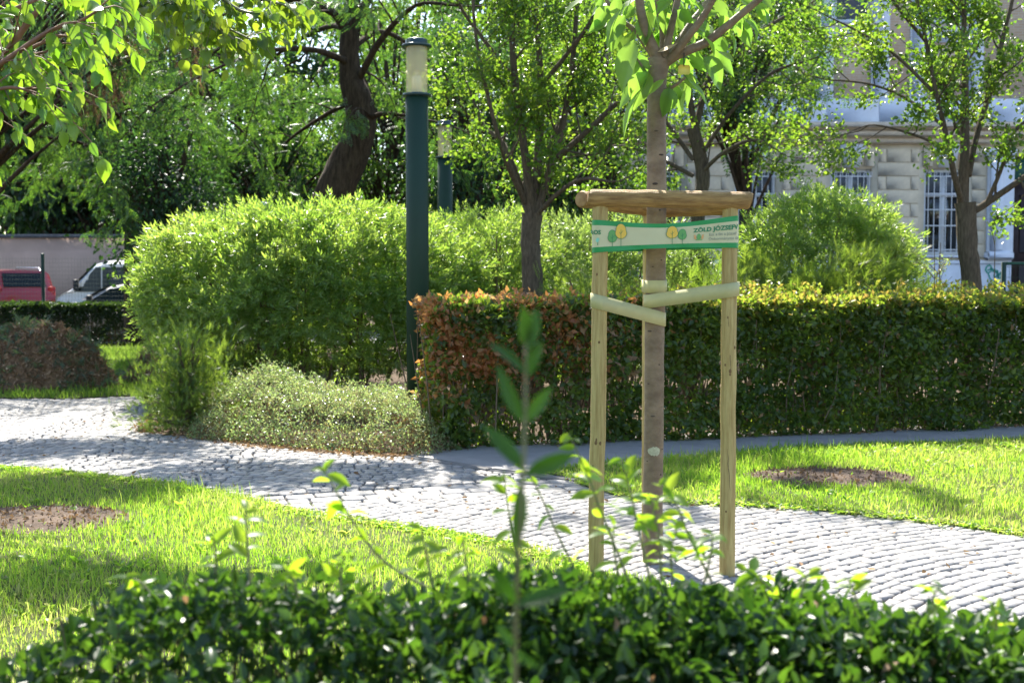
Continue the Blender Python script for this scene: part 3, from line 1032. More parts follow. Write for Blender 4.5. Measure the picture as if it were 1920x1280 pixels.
# green barrier panel, right edge
fp = thing('fence_panel', 'green framed wire fence panel at the right edge before the doorway', 'fence', loc=(0, 22, 0))
ks = FPX / 22.0
x0, x1 = (1880 - 960) / ks, (2080 - 960) / ks
z1 = CAMZ + (520 - 491) / ks
for nm, c, s in (('post', (x0, 0, z1 / 2), (.07, .07, z1)), ('post', (x1, 0, z1 / 2), (.07, .07, z1)), ('rail', ((x0 + x1) / 2, 0, z1 - .03), (x1 - x0 - .07, .06, .06)), ('rail', ((x0 + x1) / 2, 0, .3), (x1 - x0 - .07, .06, .06))):
    g = Geo(); g.box(c, s, 0, .008); g.obj(nm, M['band_green'] if False else M['lamp_green'], fp)
g = Geo()
for x in np.arange(x0 + .05, x1, .06):
    g.tube([(x, 0, .3), (x, 0, z1 - .05)], .003, 4, False)
for z in np.arange(.4, z1, .2):
    g.tube([(x0, .006, z), (x1, .006, z)], .003, 4, False)
g.obj('wire_mesh', M['lamp_green'], fp, kind='stuff')


# ------------------------------------------------------------------ vehicles
M['car_red'] = solid('car_red', (.34, .008, .012), .28, coat=.8, var=.05)
M['car_white'] = solid('car_white', (.66, .68, .70), .35, coat=.6)
M['car_silver'] = solid('car_silver', (.50, .47, .44), .32, metal=.25, coat=.6)
M['car_dark'] = solid('car_dark', (.03, .035, .045), .3, coat=.7)
M['car_glass'] = solid('car_glass', (.010, .016, .018), .12, spec=.25)
M['tyre'] = solid('tyre', (.015, .015, .015), .85)
M['rim'] = solid('rim', (.42, .42, .43), .35, metal=.7)
M['plastic'] = solid('plastic', (.02, .02, .022), .6)
M['lens_red'] = solid('lens_red', (.5, .02, .01), .2)
M['lens_orange'] = solid('lens_orange', (.8, .22, .03), .2)
M['lens_clear'] = solid('lens_clear', (.6, .62, .64), .12, spec=.8)
M['plate'] = solid('plate', (.7, .7, .68), .5)


def car(name, label, category, loc, rz, paint, prof, W2, belt, tumble, wheels, wr, glass, rack=False, grp=None, rear_at=None):
    """prof: [(x, z_roofline)] from nose (x=0) to tail. Nose points to local -x."""
    t = thing(name, label, category, grp, loc, rz)
    X = np.array([p[0] for p in prof]); Z = np.array([p[1] for p in prof])
    L = X[-1]
    xs = np.unique(np.concatenate([X, np.linspace(X[0], L, 36)]))
    zt_ = np.interp(xs, X, Z)

    def sect(x, ztop):
        e = min(1.0, .80 + .20 * min(1, min(x, L - x) / .45) ** .6) if 0 < x < L else .80
        w = W2 * e
        zb = np.interp(x, [0, .5, L - .5, L], [.32, .20, .22, .36])
        b = min(belt, ztop - .02)
        wr_ = w - (w * (1 - tumble)) * max(0, (ztop - b)) / max(.01, max(Z) - belt)
        return np.array([[0, zb], [w * .86, zb], [w * .97, zb + .12], [w, .55], [w * .985, b - .06], [w * .955, b], [wr_ + .03, ztop - .10 if ztop - b > .15 else b + (ztop - b) * .4], [wr_ - .06, ztop - .025], [wr_ * .6, ztop + .0], [0, ztop + .015]])
    rows = []
    for x, zz in zip(xs, zt_):
        s = sect(x, zz)
        full = np.concatenate([s, (s * np.array([-1, 1]))[::-1][1:-1]])
        rows.append(np.stack([np.full(len(full), x), full[:, 0], full[:, 1]], 1))
    A = np.array(rows)
    n, m = A.shape[:2]
    i0 = np.arange(n - 1)[:, None] * m + np.arange(m)[None]
    i1 = np.arange(n - 1)[:, None] * m + (np.arange(m)[None] + 1) % m
    g = Geo()
    g.add(A.reshape(-1, 3), np.stack([i0, i1, i1 + m, i0 + m], -1).reshape(-1, 4))
    g.poly(A[0]); g.poly(A[-1][::-1])
    body = g.obj('body', paint, t, smooth=True)
    md = body.modifiers.new('split', 'EDGE_SPLIT'); md.split_angle = R(38)

    def surf(x, z, off=.008):                  # point on the glasshouse side
        zz = np.interp(x, X, Z); b = min(belt, zz - .02)
        w = W2 * (min(1.0, .80 + .20 * min(1, min(x, L - x) / .45) ** .6))
        top = np.array([w - (w * (1 - tumble)) * max(0, zz - b) / max(.01, max(Z) - belt) + .03, zz - .10])
        bot = np.array([w * .955, b])
        k = np.clip((z - bot[1]) / max(.01, top[1] - bot[1]), 0, 1)
        return bot[0] + (top[0] - bot[0]) * k + off
    for quad in glass['side']:                 # each pane: corner list (x, z)
        for s in (-1, 1):
            q = np.array([(x, s * surf(x, z), z) for x, z in quad])
            gg = Geo(); gg.poly(q if s < 0 else q[::-1]); gg.obj('side_window', M['car_glass'], t)
    for key, nm in (('front', 'windscreen'), ('rear', 'rear_window')):
        (xa, za), (xb, zb) = glass[key]
        k = 5
        rows = []
        for f in np.linspace(.08, .92, k):
            x, z = xa + (xb - xa) * f, za + (zb - za) * f
            wv = (surf(x, max(z - .03, belt)) - (glass.get('rw', .09) if key == 'rear' else .09))
            sgn = -1 if key == 'front' else 1
            nx = np.array([sgn * abs(zb - za), 0, abs(xb - xa)]); nx /= np.linalg.norm(nx)
            rows.append([np.array([x, y, z + .012]) + nx * .028 for y in np.linspace(-wv, wv, 5)])
        gg = Geo(); gg.grid(np.array(rows)); gg.obj(nm, M['car_glass'], t, smooth=True)
    for wx in wheels:
        for s in (-1, 1):
            ty = Geo(); ty.lathe([(wr * .60, -.09), (wr * .95, -.10), (wr, -.06), (wr, .06), (wr * .95, .10), (wr * .60, .09)], sides=24)
            wo2 = ty.obj('wheel', M['tyre'], t, smooth=True)
            wo2.location = (wx, s * (W2 - .06), wr); wo2.rotation_euler = (math.pi / 2, 0, 0)
            rm = Geo()
            rm.lathe([(wr * .62, .03), (wr * .60, .09), (wr * .54, .085), (wr * .52, .04)], sides=24)
            for k in range(7):
                a = 2 * math.pi * k / 7
                rm.box((math.cos(a) * wr * .30, math.sin(a) * wr * .30, .05), (wr * .52, wr * .12, .05), a)
            rm.lathe([(.001, .09), (wr * .12, .085), (wr * .14, .04)], sides=12)
            ro = rm.obj('rim', M['rim'], wo2)
            ro.scale = (1, 1, -s * 1.0)
            ar = Geo()
            aa = np.linspace(0, math.pi, 12)
            ar.tube(np.stack([wx + np.cos(aa) * wr * 1.13, np.full(12, s * (W2 - .015)), wr + np.sin(aa) * wr * 1.13], 1), .03, 5)
            ar.obj('wheel_arch', M['plastic'], t)
    for s in (-1, 1):
        g2 = Geo(); g2.box((L - .03 - (.14 if rack else 0), s * W2 * (.80 if rack else .68), belt + (.12 if rack else -.12)), (.12, .18, .36), 0, .03); g2.obj('tail_light', M['lens_red'], t)
        g2 = Geo(); g2.box((.07, s * W2 * .60, .70), (.12, .30, .15), 0, .03); g2.obj('headlight', M['lens_clear'], t)
        (xa, za) = glass['side'][0][0]
        g2 = Geo(); g2.box((xa + .10, s * (W2 + .10), za + glass.get('mz', .10)), (.12, .2, glass.get('mh', .17)), 0, .03); g2.obj('mirror', M['plastic'], t)
    g2 = Geo(); g2.box((L + .02, 0, .52), (.10, W2 * 1.5, .26), 0, .05); g2.obj('bumper', M['plastic'] if name != 'red_car' else paint, t)
    g2 = Geo(); g2.box((-.0, 0, .46), (.12, W2 * 1.45, .24), 0, .05); g2.obj('bumper', M['plastic'], t)
    g2 = Geo(); g2.box((L + .02, 0, belt - .27), (.06, .50, .11), 0, .01); g2.obj('number_plate', M['plate'], t)
    if rack:
        for s in (-1, 1):
            g2 = Geo(); g2.tube([(1.7, s * W2 * .66, max(Z) - .02), (1.8, s * W2 * .66, max(Z) + .07), (L - .75, s * W2 * .66, max(Z) + .05), (L - .6, s * W2 * .66, max(Z) - .04)], .02, 6)
            g2.obj('roof_rail', M['rim'], t)
    return t


van_prof = [(0, .72), (.08, 1.0), (.50, 1.24), (.62, 1.30), (1.25, 1.97), (1.55, 2.05), (5.0, 2.06), (5.1, 1.9)]
van_glass = {'side': [[(.70, 1.22), (1.26, 1.86), (1.40, 1.87), (1.40, 1.22)], [(1.43, 1.22), (1.43, 1.87), (2.04, 1.87), (2.04, 1.22)]], 'front': ((.62, 1.30), (1.25, 1.97)), 'rear': ((5.1, 1.9), (5.0, 2.06)), 'mz': .18, 'mh': .3}
car('white_van', 'white delivery van facing left by the pink wall', 'van', (W(108, 520, 32)[0], 32, 0), R(4), M['car_white'], van_prof, .96, 1.18, .86, (.85, 3.9), .33, van_glass)
hatch_prof = [(0, .62), (.08, .76), (.75, .93), (1.05, .98), (1.75, 1.38), (2.2, 1.46), (3.1, 1.43), (3.75, 1.0), (3.9, .9)]
hatch_glass = {'side': [[(1.25, .98), (1.80, 1.32), (2.30, 1.36), (2.30, .98)], [(2.36, .98), (2.36, 1.36), (3.0, 1.32), (3.3, 1.0)]], 'front': ((1.05, .98), (1.75, 1.38)), 'rear': ((3.75, 1.0), (3.1, 1.43))}
car('silver_car', 'silver hatchback half hidden by the clipped hedge and light green bush', 'car', (W(88, 520, 29.9)[0], 29.9, 0), R(2), M['car_silver'], hatch_prof, .82, .94, .80, (.72, 3.2), .31, hatch_glass, grp='parked cars')
mpv_prof = [(x_, z_ * 1.05) for x_, z_ in [(0, .70), (.1, .88), (.8, 1.05), (1.0, 1.10), (1.7, 1.62), (2.3, 1.72), (3.75, 1.70), (4.12, 1.12), (4.2, .9)]]
mpv_glass = {'side': [[(1.2, 1.12), (1.75, 1.55), (2.35, 1.6), (2.35, 1.12)], [(2.42, 1.12), (2.42, 1.6), (3.1, 1.6), (3.1, 1.12)], [(3.18, 1.12), (3.18, 1.6), (3.6, 1.58), (3.75, 1.14)]], 'front': ((1.0, 1.10), (1.7, 1.62)), 'rear': ((4.04, 1.29), (3.80, 1.72)), 'rw': .22}
red = car('red_car', 'red family car seen from behind with roof rails', 'car', (0, 0, 0), 0, M['car_red'], mpv_prof, .86, 1.06, .80, (.75, 3.4), .31, mpv_glass, True, 'parked cars')
a_red = R(180 + 132)                                # tail towards the camera, to the right
tail = np.array([math.cos(a_red) * 4.2, math.sin(a_red) * 4.2])
pt = W(52, 560, 30.6)
red.location = (pt[0] - tail[0], pt[1] - tail[1], 0); red.rotation_euler = (0, 0, a_red)
car('dark_car', 'dark car with sloping windscreen at the left edge behind the hedge', 'car', (W(8, 520, 29.4)[0] - 2.6, 29.4, 0), R(180), M['car_dark'], hatch_prof, .82, .94, .80, (.72, 3.2), .31, hatch_glass, grp='parked cars').location.x += 3.0
van_prof2 = van_prof
car('white_van', 'white van behind the green fence panel at the right edge', 'van', (W(1876, 520, 24.5)[0], 24.5, 0), R(-14), M['car_white'], [(x, z * .92) for x, z in van_prof], .9, 1.09, .86, (.85, 3.9), .31, {**van_glass, 'side': [[(x, z * .92) for x, z in q] for q in van_glass['side']], 'front': ((.62, 1.20), (1.25, 1.81)), 'rear': ((5.1, 1.75), (5.0, 1.9))})

# small blue sign above the bush
M['sign_blue'] = solid('sign_blue', (.01, .19, .75), .4)
sg = thing('blue_sign', 'small blue sign on a pole showing above the big light bush', 'sign', loc=(W(494, 392, 21)[0], 21, 0))
g = Geo(); g.box((0, 0, 1.6 + 128 * 21 / FPX), (.12, .03, .24), 0, .005); g.obj('sign_plate', M['sign_blue'], sg)
g = Geo(); g.tube([(0, .035, 0), (0, .035, 2.95)], .025, 8); g.obj('pole', M['rim'], sg)


# ------------------------------------------------------------------ street lamps
def lamp(label, x, y):
    t = thing('street_lamp', label, 'street lamp', 'green cylinder park lamps', (x, y, 0))
    r = .119; H = 3.48
    g = Geo(); g.lathe([(0, 0), (r, 0), (r, H), (r - .01, H + .005), (0, H + .005)], sides=40); g.obj('pole', M['lamp_green'], t, smooth=False)
    for p in bpy.data.objects[t.children[0].name].data.polygons:
        p.use_smooth = len(p.vertices) == 4 and abs(p.normal.z) < .5
    g = Geo(); g.lathe([(r * .9, H + .006), (r + .028, H + .006), (r + .034, H + .02), (r + .028, H + .034), (r * .9, H + .038)], sides=40); g.obj('collar', M['lamp_trim'], t)
    z0, z1 = H + .038, H + .515
    g = Geo(); g.lathe([(r - .006, z0), (r - .006, z1)], sides=40); g.obj('glass_cylinder', M['lamp_glass'], t, smooth=True)
    g = Geo(); g.lathe([(0, z0), (.052, z0), (.052, z0 + .17), (.045, z0 + .18), (0, z0 + .18)], sides=24); g.obj('ballast_housing', M['lamp_white'], t)
    g = Geo(); g.lathe([(0, z0 + .18), (.02, z0 + .18), (.024, z0 + .26), (0, z0 + .28)], sides=16); g.obj('bulb', M['lamp_white'], t)
    for k in range(6):
        z = z0 + .235 + k * .037
        g = Geo(); g.lathe([(.035, z + .018), (.088, z), (.090, z + .004), (.036, z + .022)], sides=28); g.obj('louvre', M['lamp_louvre'], t)
    g = Geo(); g.lathe([(0, z1), (r + .034, z1), (r + .04, z1 + .014), (r + .030, z1 + .026), (r - .004, z1 + .03), (r - .004, z1 + .075), (r - .02, z1 + .085), (0, z1 + .09)], sides=40); g.obj('cap', M['lamp_trim'], t)
    return t


D1 = 12.4
p = W(783, 520, D1); lamp('near tall dark green cylindrical park lamp between bush and copper hedge', p[0], p[1])
D2 = 18.8
p = W(835, 520, D2); lamp('farther dark green cylindrical park lamp behind the bush, partly hidden by leaves', p[0], p[1])


# ------------------------------------------------------------------ trees: shared growth code
def bez(pts, n):
    P = np.asarray(pts, float)
    t = np.linspace(0, len(P) - 1, n)
    out = []
    for u in t:                                    # Catmull-Rom
        i = min(int(u), len(P) - 2); f = u - i
        p0, p1, p2, p3 = P[max(i - 1, 0)], P[i], P[i + 1], P[min(i + 2, len(P) - 1)]
        out.append(.5 * ((2 * p1) + (-p0 + p2) * f + (2 * p0 - 5 * p1 + 4 * p2 - p3) * f * f + (-p0 + 3 * p1 - 3 * p2 + p3) * f ** 3))
    return np.array(out)


def grow(wood, r, p, d, length, r0, level, twigs, up=.12, kids=(5, 5), spread=.8, sides=6, droop=0.0, wob=.22):
    n = 6 if level > 0 else 5
    pts = [np.array(p, float)]
    dd = unit(np.array(d, float))
    for k in range(n):
        dd = unit(dd + r.normal(0, wob, 3) * .6 + UP * (up - droop * (k / n)))
        pts.append(pts[-1] + dd * length / n)
    pts = np.array(pts)
    rad = np.linspace(r0, r0 * .35, len(pts))
    wood.tube(pts, rad, sides if level > 1 else (5 if level == 1 else 3), False)
    if level == 0:
        twigs.append(pts)
        return
    nk = kids[0] if level > 1 else kids[1]
    for k in range(nk):
        t = .25 + .75 * (k + r.uniform(.2, .8)) / nk
        i = min(int(t * n), n - 1); f = t * n - i
        q = pts[i] * (1 - f) + pts[i + 1] * f
        loc = unit(pts[i + 1] - pts[i])
        side = unit(np.cross(loc, r.normal(size=3)))
        grow(wood, r, q, loc * .7 + side * spread, length * r.uniform(.42, .62), r0 * .45, level - 1, twigs, up, kids, spread, sides, droop, wob)
    twigs.append(pts[-3:])


def leaf_on_twigs(r, twigs, per, jitter=.04):
    P, A = [], []
    for t in twigs:
        n = max(1, r.poisson(per))
        u = r.uniform(.1, 1, n) * (len(t) - 1)
        i = np.minimum(u.astype(int), len(t) - 2); f = (u - i)[:, None]
        P.append(t[i] * (1 - f) + t[i + 1] * f)
        A.append(np.repeat(unit(t[-1] - t[0])[None], n, 0))
    P = np.concatenate(P); A = np.concatenate(A)
    return P + r.normal(0, jitter, P.shape), A


def tree(name, label, D, limbs, bark, leafm, seed, leaf_t, leaf_size, per, kids=(5, 5), blen=1.2, level=2, group=None, spread=.8, up=.12, droop=0.0, every=.35, skip=.3, extra=None, hang=0.0, axis_k=.8, limb=.72, jit=.06):
    """limbs: list of pixel polylines [(px, py, radius_px, depth offset)]; the first is the trunk."""
    r = np.random.RandomState(seed)
    K = FPX / D
    base = W(limbs[0][0][0], 520, D)
    t = thing(name, label, 'tree', group, (base[0], base[1], 0))
    off = np.array([base[0], base[1], 0])
    wood, twigs = Geo(), []
    for li, pl in enumerate(limbs):
        pts = []
        for q in pl:
            w = W(q[0], q[1], D) + np.array([0, q[3] if len(q) > 3 else 0, 0])
            pts.append(w - off)
        rad = [q[2] / K * (1.0 if li == 0 else limb) for q in pl]
        n = max(6, 4 * len(pl))
        P = bez(pts, n)
        rr = np.interp(np.linspace(0, len(rad) - 1, n), np.arange(len(rad)), rad)
        if li == 0:
            rr[0] *= 1.15
        wood.tube(P, rr, 12 if li == 0 else 8, True, .07, r)
        seg = np.linalg.norm(np.diff(P, axis=0), axis=1); total = seg.sum()
        if li == 0 and len(limbs) > 1:
            continue
        dist = total * skip
        cum = np.concatenate([[0], np.cumsum(seg)])
        while dist < total:
            i = min(np.searchsorted(cum, dist) - 1, n - 2)
            loc = unit(P[i + 1] - P[i])
            side = unit(np.cross(loc, r.normal(size=3)))
            grow(wood, r, P[i], loc * .6 + side * spread, blen * r.uniform(.6, 1.15), max(rr[i] * .42, .008), level - 1, twigs, up, kids, spread, 6, droop)
            dist += every * r.uniform(.6, 1.4)
        grow(wood, r, P[-1], P[-1] - P[-2], blen * 1.1, rr[-1] * .8, level - 1, twigs, up, kids, spread, 6, droop)
    if extra is not None:
        extra(wood, twigs, r, off)
    wood.obj('trunk', bark, t, smooth=True)
    P, A = leaf_on_twigs(r, twigs, per, jit)
    N = len(P)
    ax = unit(A * axis_k + r.normal(0, .6, (N, 3)) - UP * hang)
    c = Geo()
    tl = leaf_t if isinstance(leaf_t, list) else [leaf_t]
    w = r.randint(0, len(tl), N)
    for k, tm in enumerate(tl):
        m = w == k
        c.scatter(tm, P[m], ax[m], rand_dirs(r, m.sum(), (0, 0, 1), .9), leaf_size * r.uniform(.7, 1.2, m.sum()))
    c.obj('crown', leafm, t)
    return t


L_pear = [T_hex(.72, .22, -.12), T_hex(.66, .12, -.2)]
# pear-like tree in the middle
tree('pear_tree', 'dense leafy tree with upright branches behind the banner frame', 14.2,
     [[(1000, 800, 20), (999, 540, 19), (995, 470, 18), (998, 400, 19)],
      [(995, 410, 11, 0), (965, 320, 9, .1), (940, 260, 7, .3), (905, 225, 5, .5), (880, 160, 3, .7)],
      [(998, 405, 13, 0), (985, 300, 11, -.1), (965, 150, 9, -.2), (955, 0, 7, -.3), (940, -180, 5, -.5), (915, -330, 3, -.9)],
      [(1000, 405, 13, 0), (1010, 280, 11, .1), (1015, 150, 9, .2), (1005, 0, 7, .3), (1000, -200, 5, .4), (1010, -380, 3, .3)],
      [(1003, 405, 11, 0), (1040, 290, 10, .0), (1065, 180, 8, 0), (1080, 40, 6, 0), (1085, -120, 5, 0), (1110, -300, 3, -.5)],
      [(1040, 300, 9, 0), (1100, 250, 7, -.3), (1150, 205, 6, -.5), (1200, 170, 4, -.7)],
      [(1003, 408, 7, 0), (1040, 370, 6, -.4), (1085, 345, 5, -.7), (1130, 352, 3, -.9)],
      [(985, 380, 8, 0), (950, 310, 6, -.4), (925, 230, 5, -.7), (900, 120, 4, -.9), (890, 20, 3, -1)],
      [(990, 390, 8, 0), (1010, 330, 6, .5), (1050, 220, 5, .9), (1120, 90, 4, 1.2)],
      [(975, 160, 6, 0), (900, 60, 5, .2), (850, -20, 4, .3), (800, -150, 3, -.2)], [(1015, 160, 6, 0), (1100, 60, 5, -.4), (1160, -60, 4, -.6), (1230, -180, 3, -1.0)]],
     M['bark_pear'], M['leaf_pear'], 21, L_pear, .056, 40, (5, 5), .75, 2, 'park trees', every=.26, skip=.22, spread=.95)
tree('pear_tree', 'sparse tree with forked trunk and bare twigs before the barred window', 14.8,
     [[(1822, 820, 19), (1822, 545, 18), (1815, 470, 18), (1810, 380, 19)],
      [(1808, 390, 9, 0), (1780, 340, 8, -.2), (1760, 270, 7, -.3), (1735, 190, 6, -.4), (1715, 90, 5, -.4), (1690, 0, 4, -.5), (1675, -90, 3, -.5)],
      [(1805, 385, 16, 0), (1808, 300, 14, .0), (1810, 180, 9, 0), (1808, 60, 7, 0), (1806, -80, 5, 0)],
      [(1815, 330, 10, 0), (1835, 260, 8, .1), (1870, 160, 7, .2), (1900, 60, 6, .3), (1930, -60, 4, .3)],
      [(1820, 400, 10, 0), (1850, 378, 9, -.1), (1895, 340, 7, -.3), (1950, 290, 5, -.5)],
      [(1845, 380, 6, -.1), (1865, 320, 5, -.2), (1885, 250, 4, -.3), (1950, 200, 3, -.4)],
      [(1812, 280, 7, 0), (1830, 150, 6, .4), (1840, 20, 4, .6)],
      [(1770, 300, 5, -.3), (1720, 275, 4, -.5), (1660, 260, 3, -.7), (1600, 250, 2, -.8), (1560, 262, 1.5, -.9)],
      [(1750, 240, 5, -.3), (1700, 180, 4, .1), (1640, 150, 3, .3), (1570, 140, 2, .4)],
      [(1735, 190, 5, -.4), (1670, 110, 4, -.2), (1610, 60, 3, 0), (1560, 30, 2, .1)], [(1715, 90, 5, -.4), (1650, 30, 4, -.6), (1600, -40, 3, -.7)],
      [(1895, 345, 4, -.3), (1910, 380, 3, -.4), (1935, 405, 2, -.5)]],
     M['bark_pear'], M['leaf_pear'], 22, L_pear, .058, 36, (5, 5), .80, 2, 'park trees', every=.27, skip=.3, spread=1.0)
tree('pear_tree', 'leafy tree behind the young tree with dark thin trunk', 17.5,
     [[(1310, 700, 14), (1308, 420, 13), (1318, 330, 13), (1300, 240, 12)],
      [(1305, 260, 9, 0), (1290, 160, 8, 0), (1270, 40, 6, 0), (1250, -100, 4, 0)],
      [(1302, 250, 9, 0), (1330, 150, 8, .2), (1370, 40, 6, .3), (1400, -80, 4, .3)],
      [(1310, 300, 6, 0), (1360, 220, 5, -.3), (1430, 150, 4, -.5), (1490, 130, 3, -.6)],
      [(1310, 330, 6, 0), (1350, 290, 5, -.3), (1400, 270, 4, -.5), (1440, 290, 2, -.6)],
      [(1300, 300, 6, 0), (1240, 210, 5, .2), (1180, 150, 4, .3), (1130, 100, 3, .3)],
      [(1300, 330, 6, 0), (1230, 290, 5, .2), (1170, 270, 4, .3), (1120, 280, 3, .3)],
      [(1330, 150, 6, .2), (1420, 60, 5, .4), (1500, 10, 4, .5)]],
     M['bark_pear'], M['leaf_pear'], 23, L_pear, .058, 34, (5, 5), .95, 2, 'park trees', every=.30, skip=.2, spread=.95)

# twisted old locust
F_loc = [T_frond(7, .24, .42), T_frond(8, .2, .45)]
tree('locust_tree', 'old tree with thick twisted dark trunk behind the big bush', 21.0,
     [[(620, 620, 46), (618, 420, 40), (638, 335, 36), (670, 262, 30), (675, 200, 28), (657, 140, 22), (655, 50, 16), (668, -40, 12)],
      [(655, 70, 13, 0), (630, 32, 10, -.2), (592, 14, 8, -.3), (545, 8, 6, -.4), (480, 20, 4, -.6), (420, 60, 2, -.8)],
      [(660, 60, 14, 0), (690, -10, 12, .2), (740, -100, 9, .3)],
      [(690, 225, 8, 0), (720, 218, 6, -.3), (765, 225, 4, -.6)],
      [(668, 160, 10, 0), (720, 90, 8, -.6), (790, 40, 5, -1.2), (860, 50, 3, -1.6)],
      [(660, 120, 10, 0), (600, 110, 7, -.8), (520, 130, 5, -1.5), (430, 180, 3, -2.0), (360, 230, 2, -2.2)],
      [(650, 100, 9, 0), (700, 40, 7, .9), (760, 60, 5, 1.4), (830, 120, 3, 1.8)],
      [(655, 60, 9, 0), (600, 30, 7, .9), (500, 60, 5, 1.6), (420, 120, 3, 2.0), (330, 170, 2, 2.2)],
      [(660, 190, 8, 0), (600, 200, 6, .9), (520, 240, 4, 1.4), (450, 300, 2, 1.6)]],
     M['bark_dark'], M['leaf_locust'], 24, F_loc, .215, 12.0, (5, 4), 1.5, 2, 'park trees', every=.40, skip=.2, spread=.9, up=-.02, droop=.25, hang=.5)
tree('locust_tree', 'dark forked tree on the left with hanging feathery foliage', 22.5,
     [[(250, 640, 18), (252, 430, 17), (260, 330, 17), (258, 275, 16)],
      [(258, 280, 9, 0), (242, 225, 7, 0), (215, 170, 5, 0), (160, 100, 4, 0), (120, 20, 3, 0)],
      [(260, 280, 9, 0), (275, 215, 7, .2), (268, 170, 6, .4), (290, 80, 5, .5), (310, -40, 4, .6)],
      [(252, 350, 6, 0), (225, 310, 5, -.4), (190, 280, 4, -.7), (130, 270, 3, -1)],
      [(262, 300, 7, 0), (330, 230, 5, -.6), (400, 210, 4, -1), (470, 250, 3, -1.2)],
      [(275, 215, 6, .2), (350, 120, 5, .6), (420, 60, 4, .8), (480, 80, 2, 1)],
      [(242, 225, 6, 0), (150, 190, 4, -.6), (70, 220, 3, -1), (10, 280, 2, -1.2)],
      [(160, 100, 4, 0), (80, 60, 3, .4), (0, 90, 2, .7)],
      [(258, 330, 6, 0), (330, 300, 4, .6), (420, 320, 3, .9)], [(252, 380, 5, 0), (180, 350, 4, .5), (90, 330, 3, .8), (20, 330, 2, 1)]],
     M['bark_dark'], M['leaf_locust'], 25, F_loc, .205, 12.0, (5, 4), 1.35, 2, 'park trees', every=.38, skip=.15, spread=.9, up=-.05, droop=.35, hang=.6)


# background trees: clumped crowns
def clump_tree(name, label, x, y, H, rx, ry, zlow, leafm, seed, nclump, nleaf, tmpl, size, droop=0.0, bark='bark_dark', tr=.22, group='trees behind the park', crs=.55, extra_part=None):
    r = np.random.RandomState(seed)
    t = thing(name, label, 'tree', group, (x, y, 0))
    wood = Geo()
    P = bez([(0, 0, 0), (r.normal(0, .15), r.normal(0, .1), H * .25), (r.normal(0, .3), 0, H * .55), (r.normal(0, .4), 0, H * .9)], 12)
    wood.tube(P, np.linspace(tr, tr * .25, 12), 9, True, .08, r)
    cz = (H + zlow) / 2; rz = (H - zlow) / 2
    C = rand_dirs(r, nclump) * (r.uniform(.25, 1, nclump) ** .5)[:, None]
    C = C * np.array([rx, ry, rz]) + np.array([0, 0, cz])
    for c in C[:: max(1, nclump // 45)]:
        i = min(len(P) - 1, max(2, int(len(P) * (c[2] / H) * .75)))
        wood.tube(bez([P[i], (P[i] + c) / 2 + np.array([0, 0, .15]), c], 6), np.linspace(tr * .32, .012, 6), 5, False)
    wood.obj('trunk', M[bark], t, smooth=True)
    g = Geo()
    sz = r.uniform(.6, 1.3, nclump)
    per = (nleaf * sz / sz.sum()).astype(int)
    idx = np.repeat(np.arange(nclump), per)
    N = len(idx)
    q = r.normal(size=(N, 3)) * (crs * sz[idx])[:, None] * np.array([.55, .55, .36 + .5 * droop])
    pos = C[idx] + q
    pos[:, 2] = np.maximum(pos[:, 2], .1)
    out = unit(pos - np.array([0, 0, cz]))
    ax = unit(out * .6 + r.normal(0, .6, (N, 3)) - UP * (.2 + droop * 1.6))
    tl = tmpl if isinstance(tmpl, list) else [tmpl]
    w = r.randint(0, len(tl), N)
    for k, tm in enumerate(tl):
        m = w == k
        g.scatter(tm, pos[m], ax[m], rand_dirs(r, m.sum(), (0, 0, 1), 1.0), size * r.uniform(.7, 1.25, m.sum()))
    g.obj('crown', leafm, t)
    if extra_part:
        extra_part(t, r, C, g)
    return t


L_far = [T_diamond(.62, .15, -.1), T_diamond(.5, .2, -.15)]
F_far = [T_frond(5, .32, .45)]
Sp = [T_spray(1, 6), T_spray(2, 6)]


def brown_parts(t, r, C, g):
    gg = Geo()
    sel = np.array([W(a, b, 20.5) for a, b in ((190, 40), (215, 70), (200, 110), (235, 30), (250, 60), (345, 50), (355, 80), (362, 110), (335, 30), (230, 100), (180, 150), (160, 190), (205, 165))]) - np.array([t.location.x, t.location.y, 0])
    n = 90
    pos = np.repeat(sel, n, 0) + r.normal(size=(len(sel) * n, 3)) * np.array([.13, .13, .22])
    gg.scatter(Sp[0], pos, rand_dirs(r, len(pos), (0, 0, -1), 2.0), rand_dirs(r, len(pos)), r.uniform(.15, .3, len(pos)))
    gg.obj('dry_foliage', M['leaf_brown'], t, label='brown dry hanging foliage')


def at(px, D):
    return (px - 960) / FPX * D


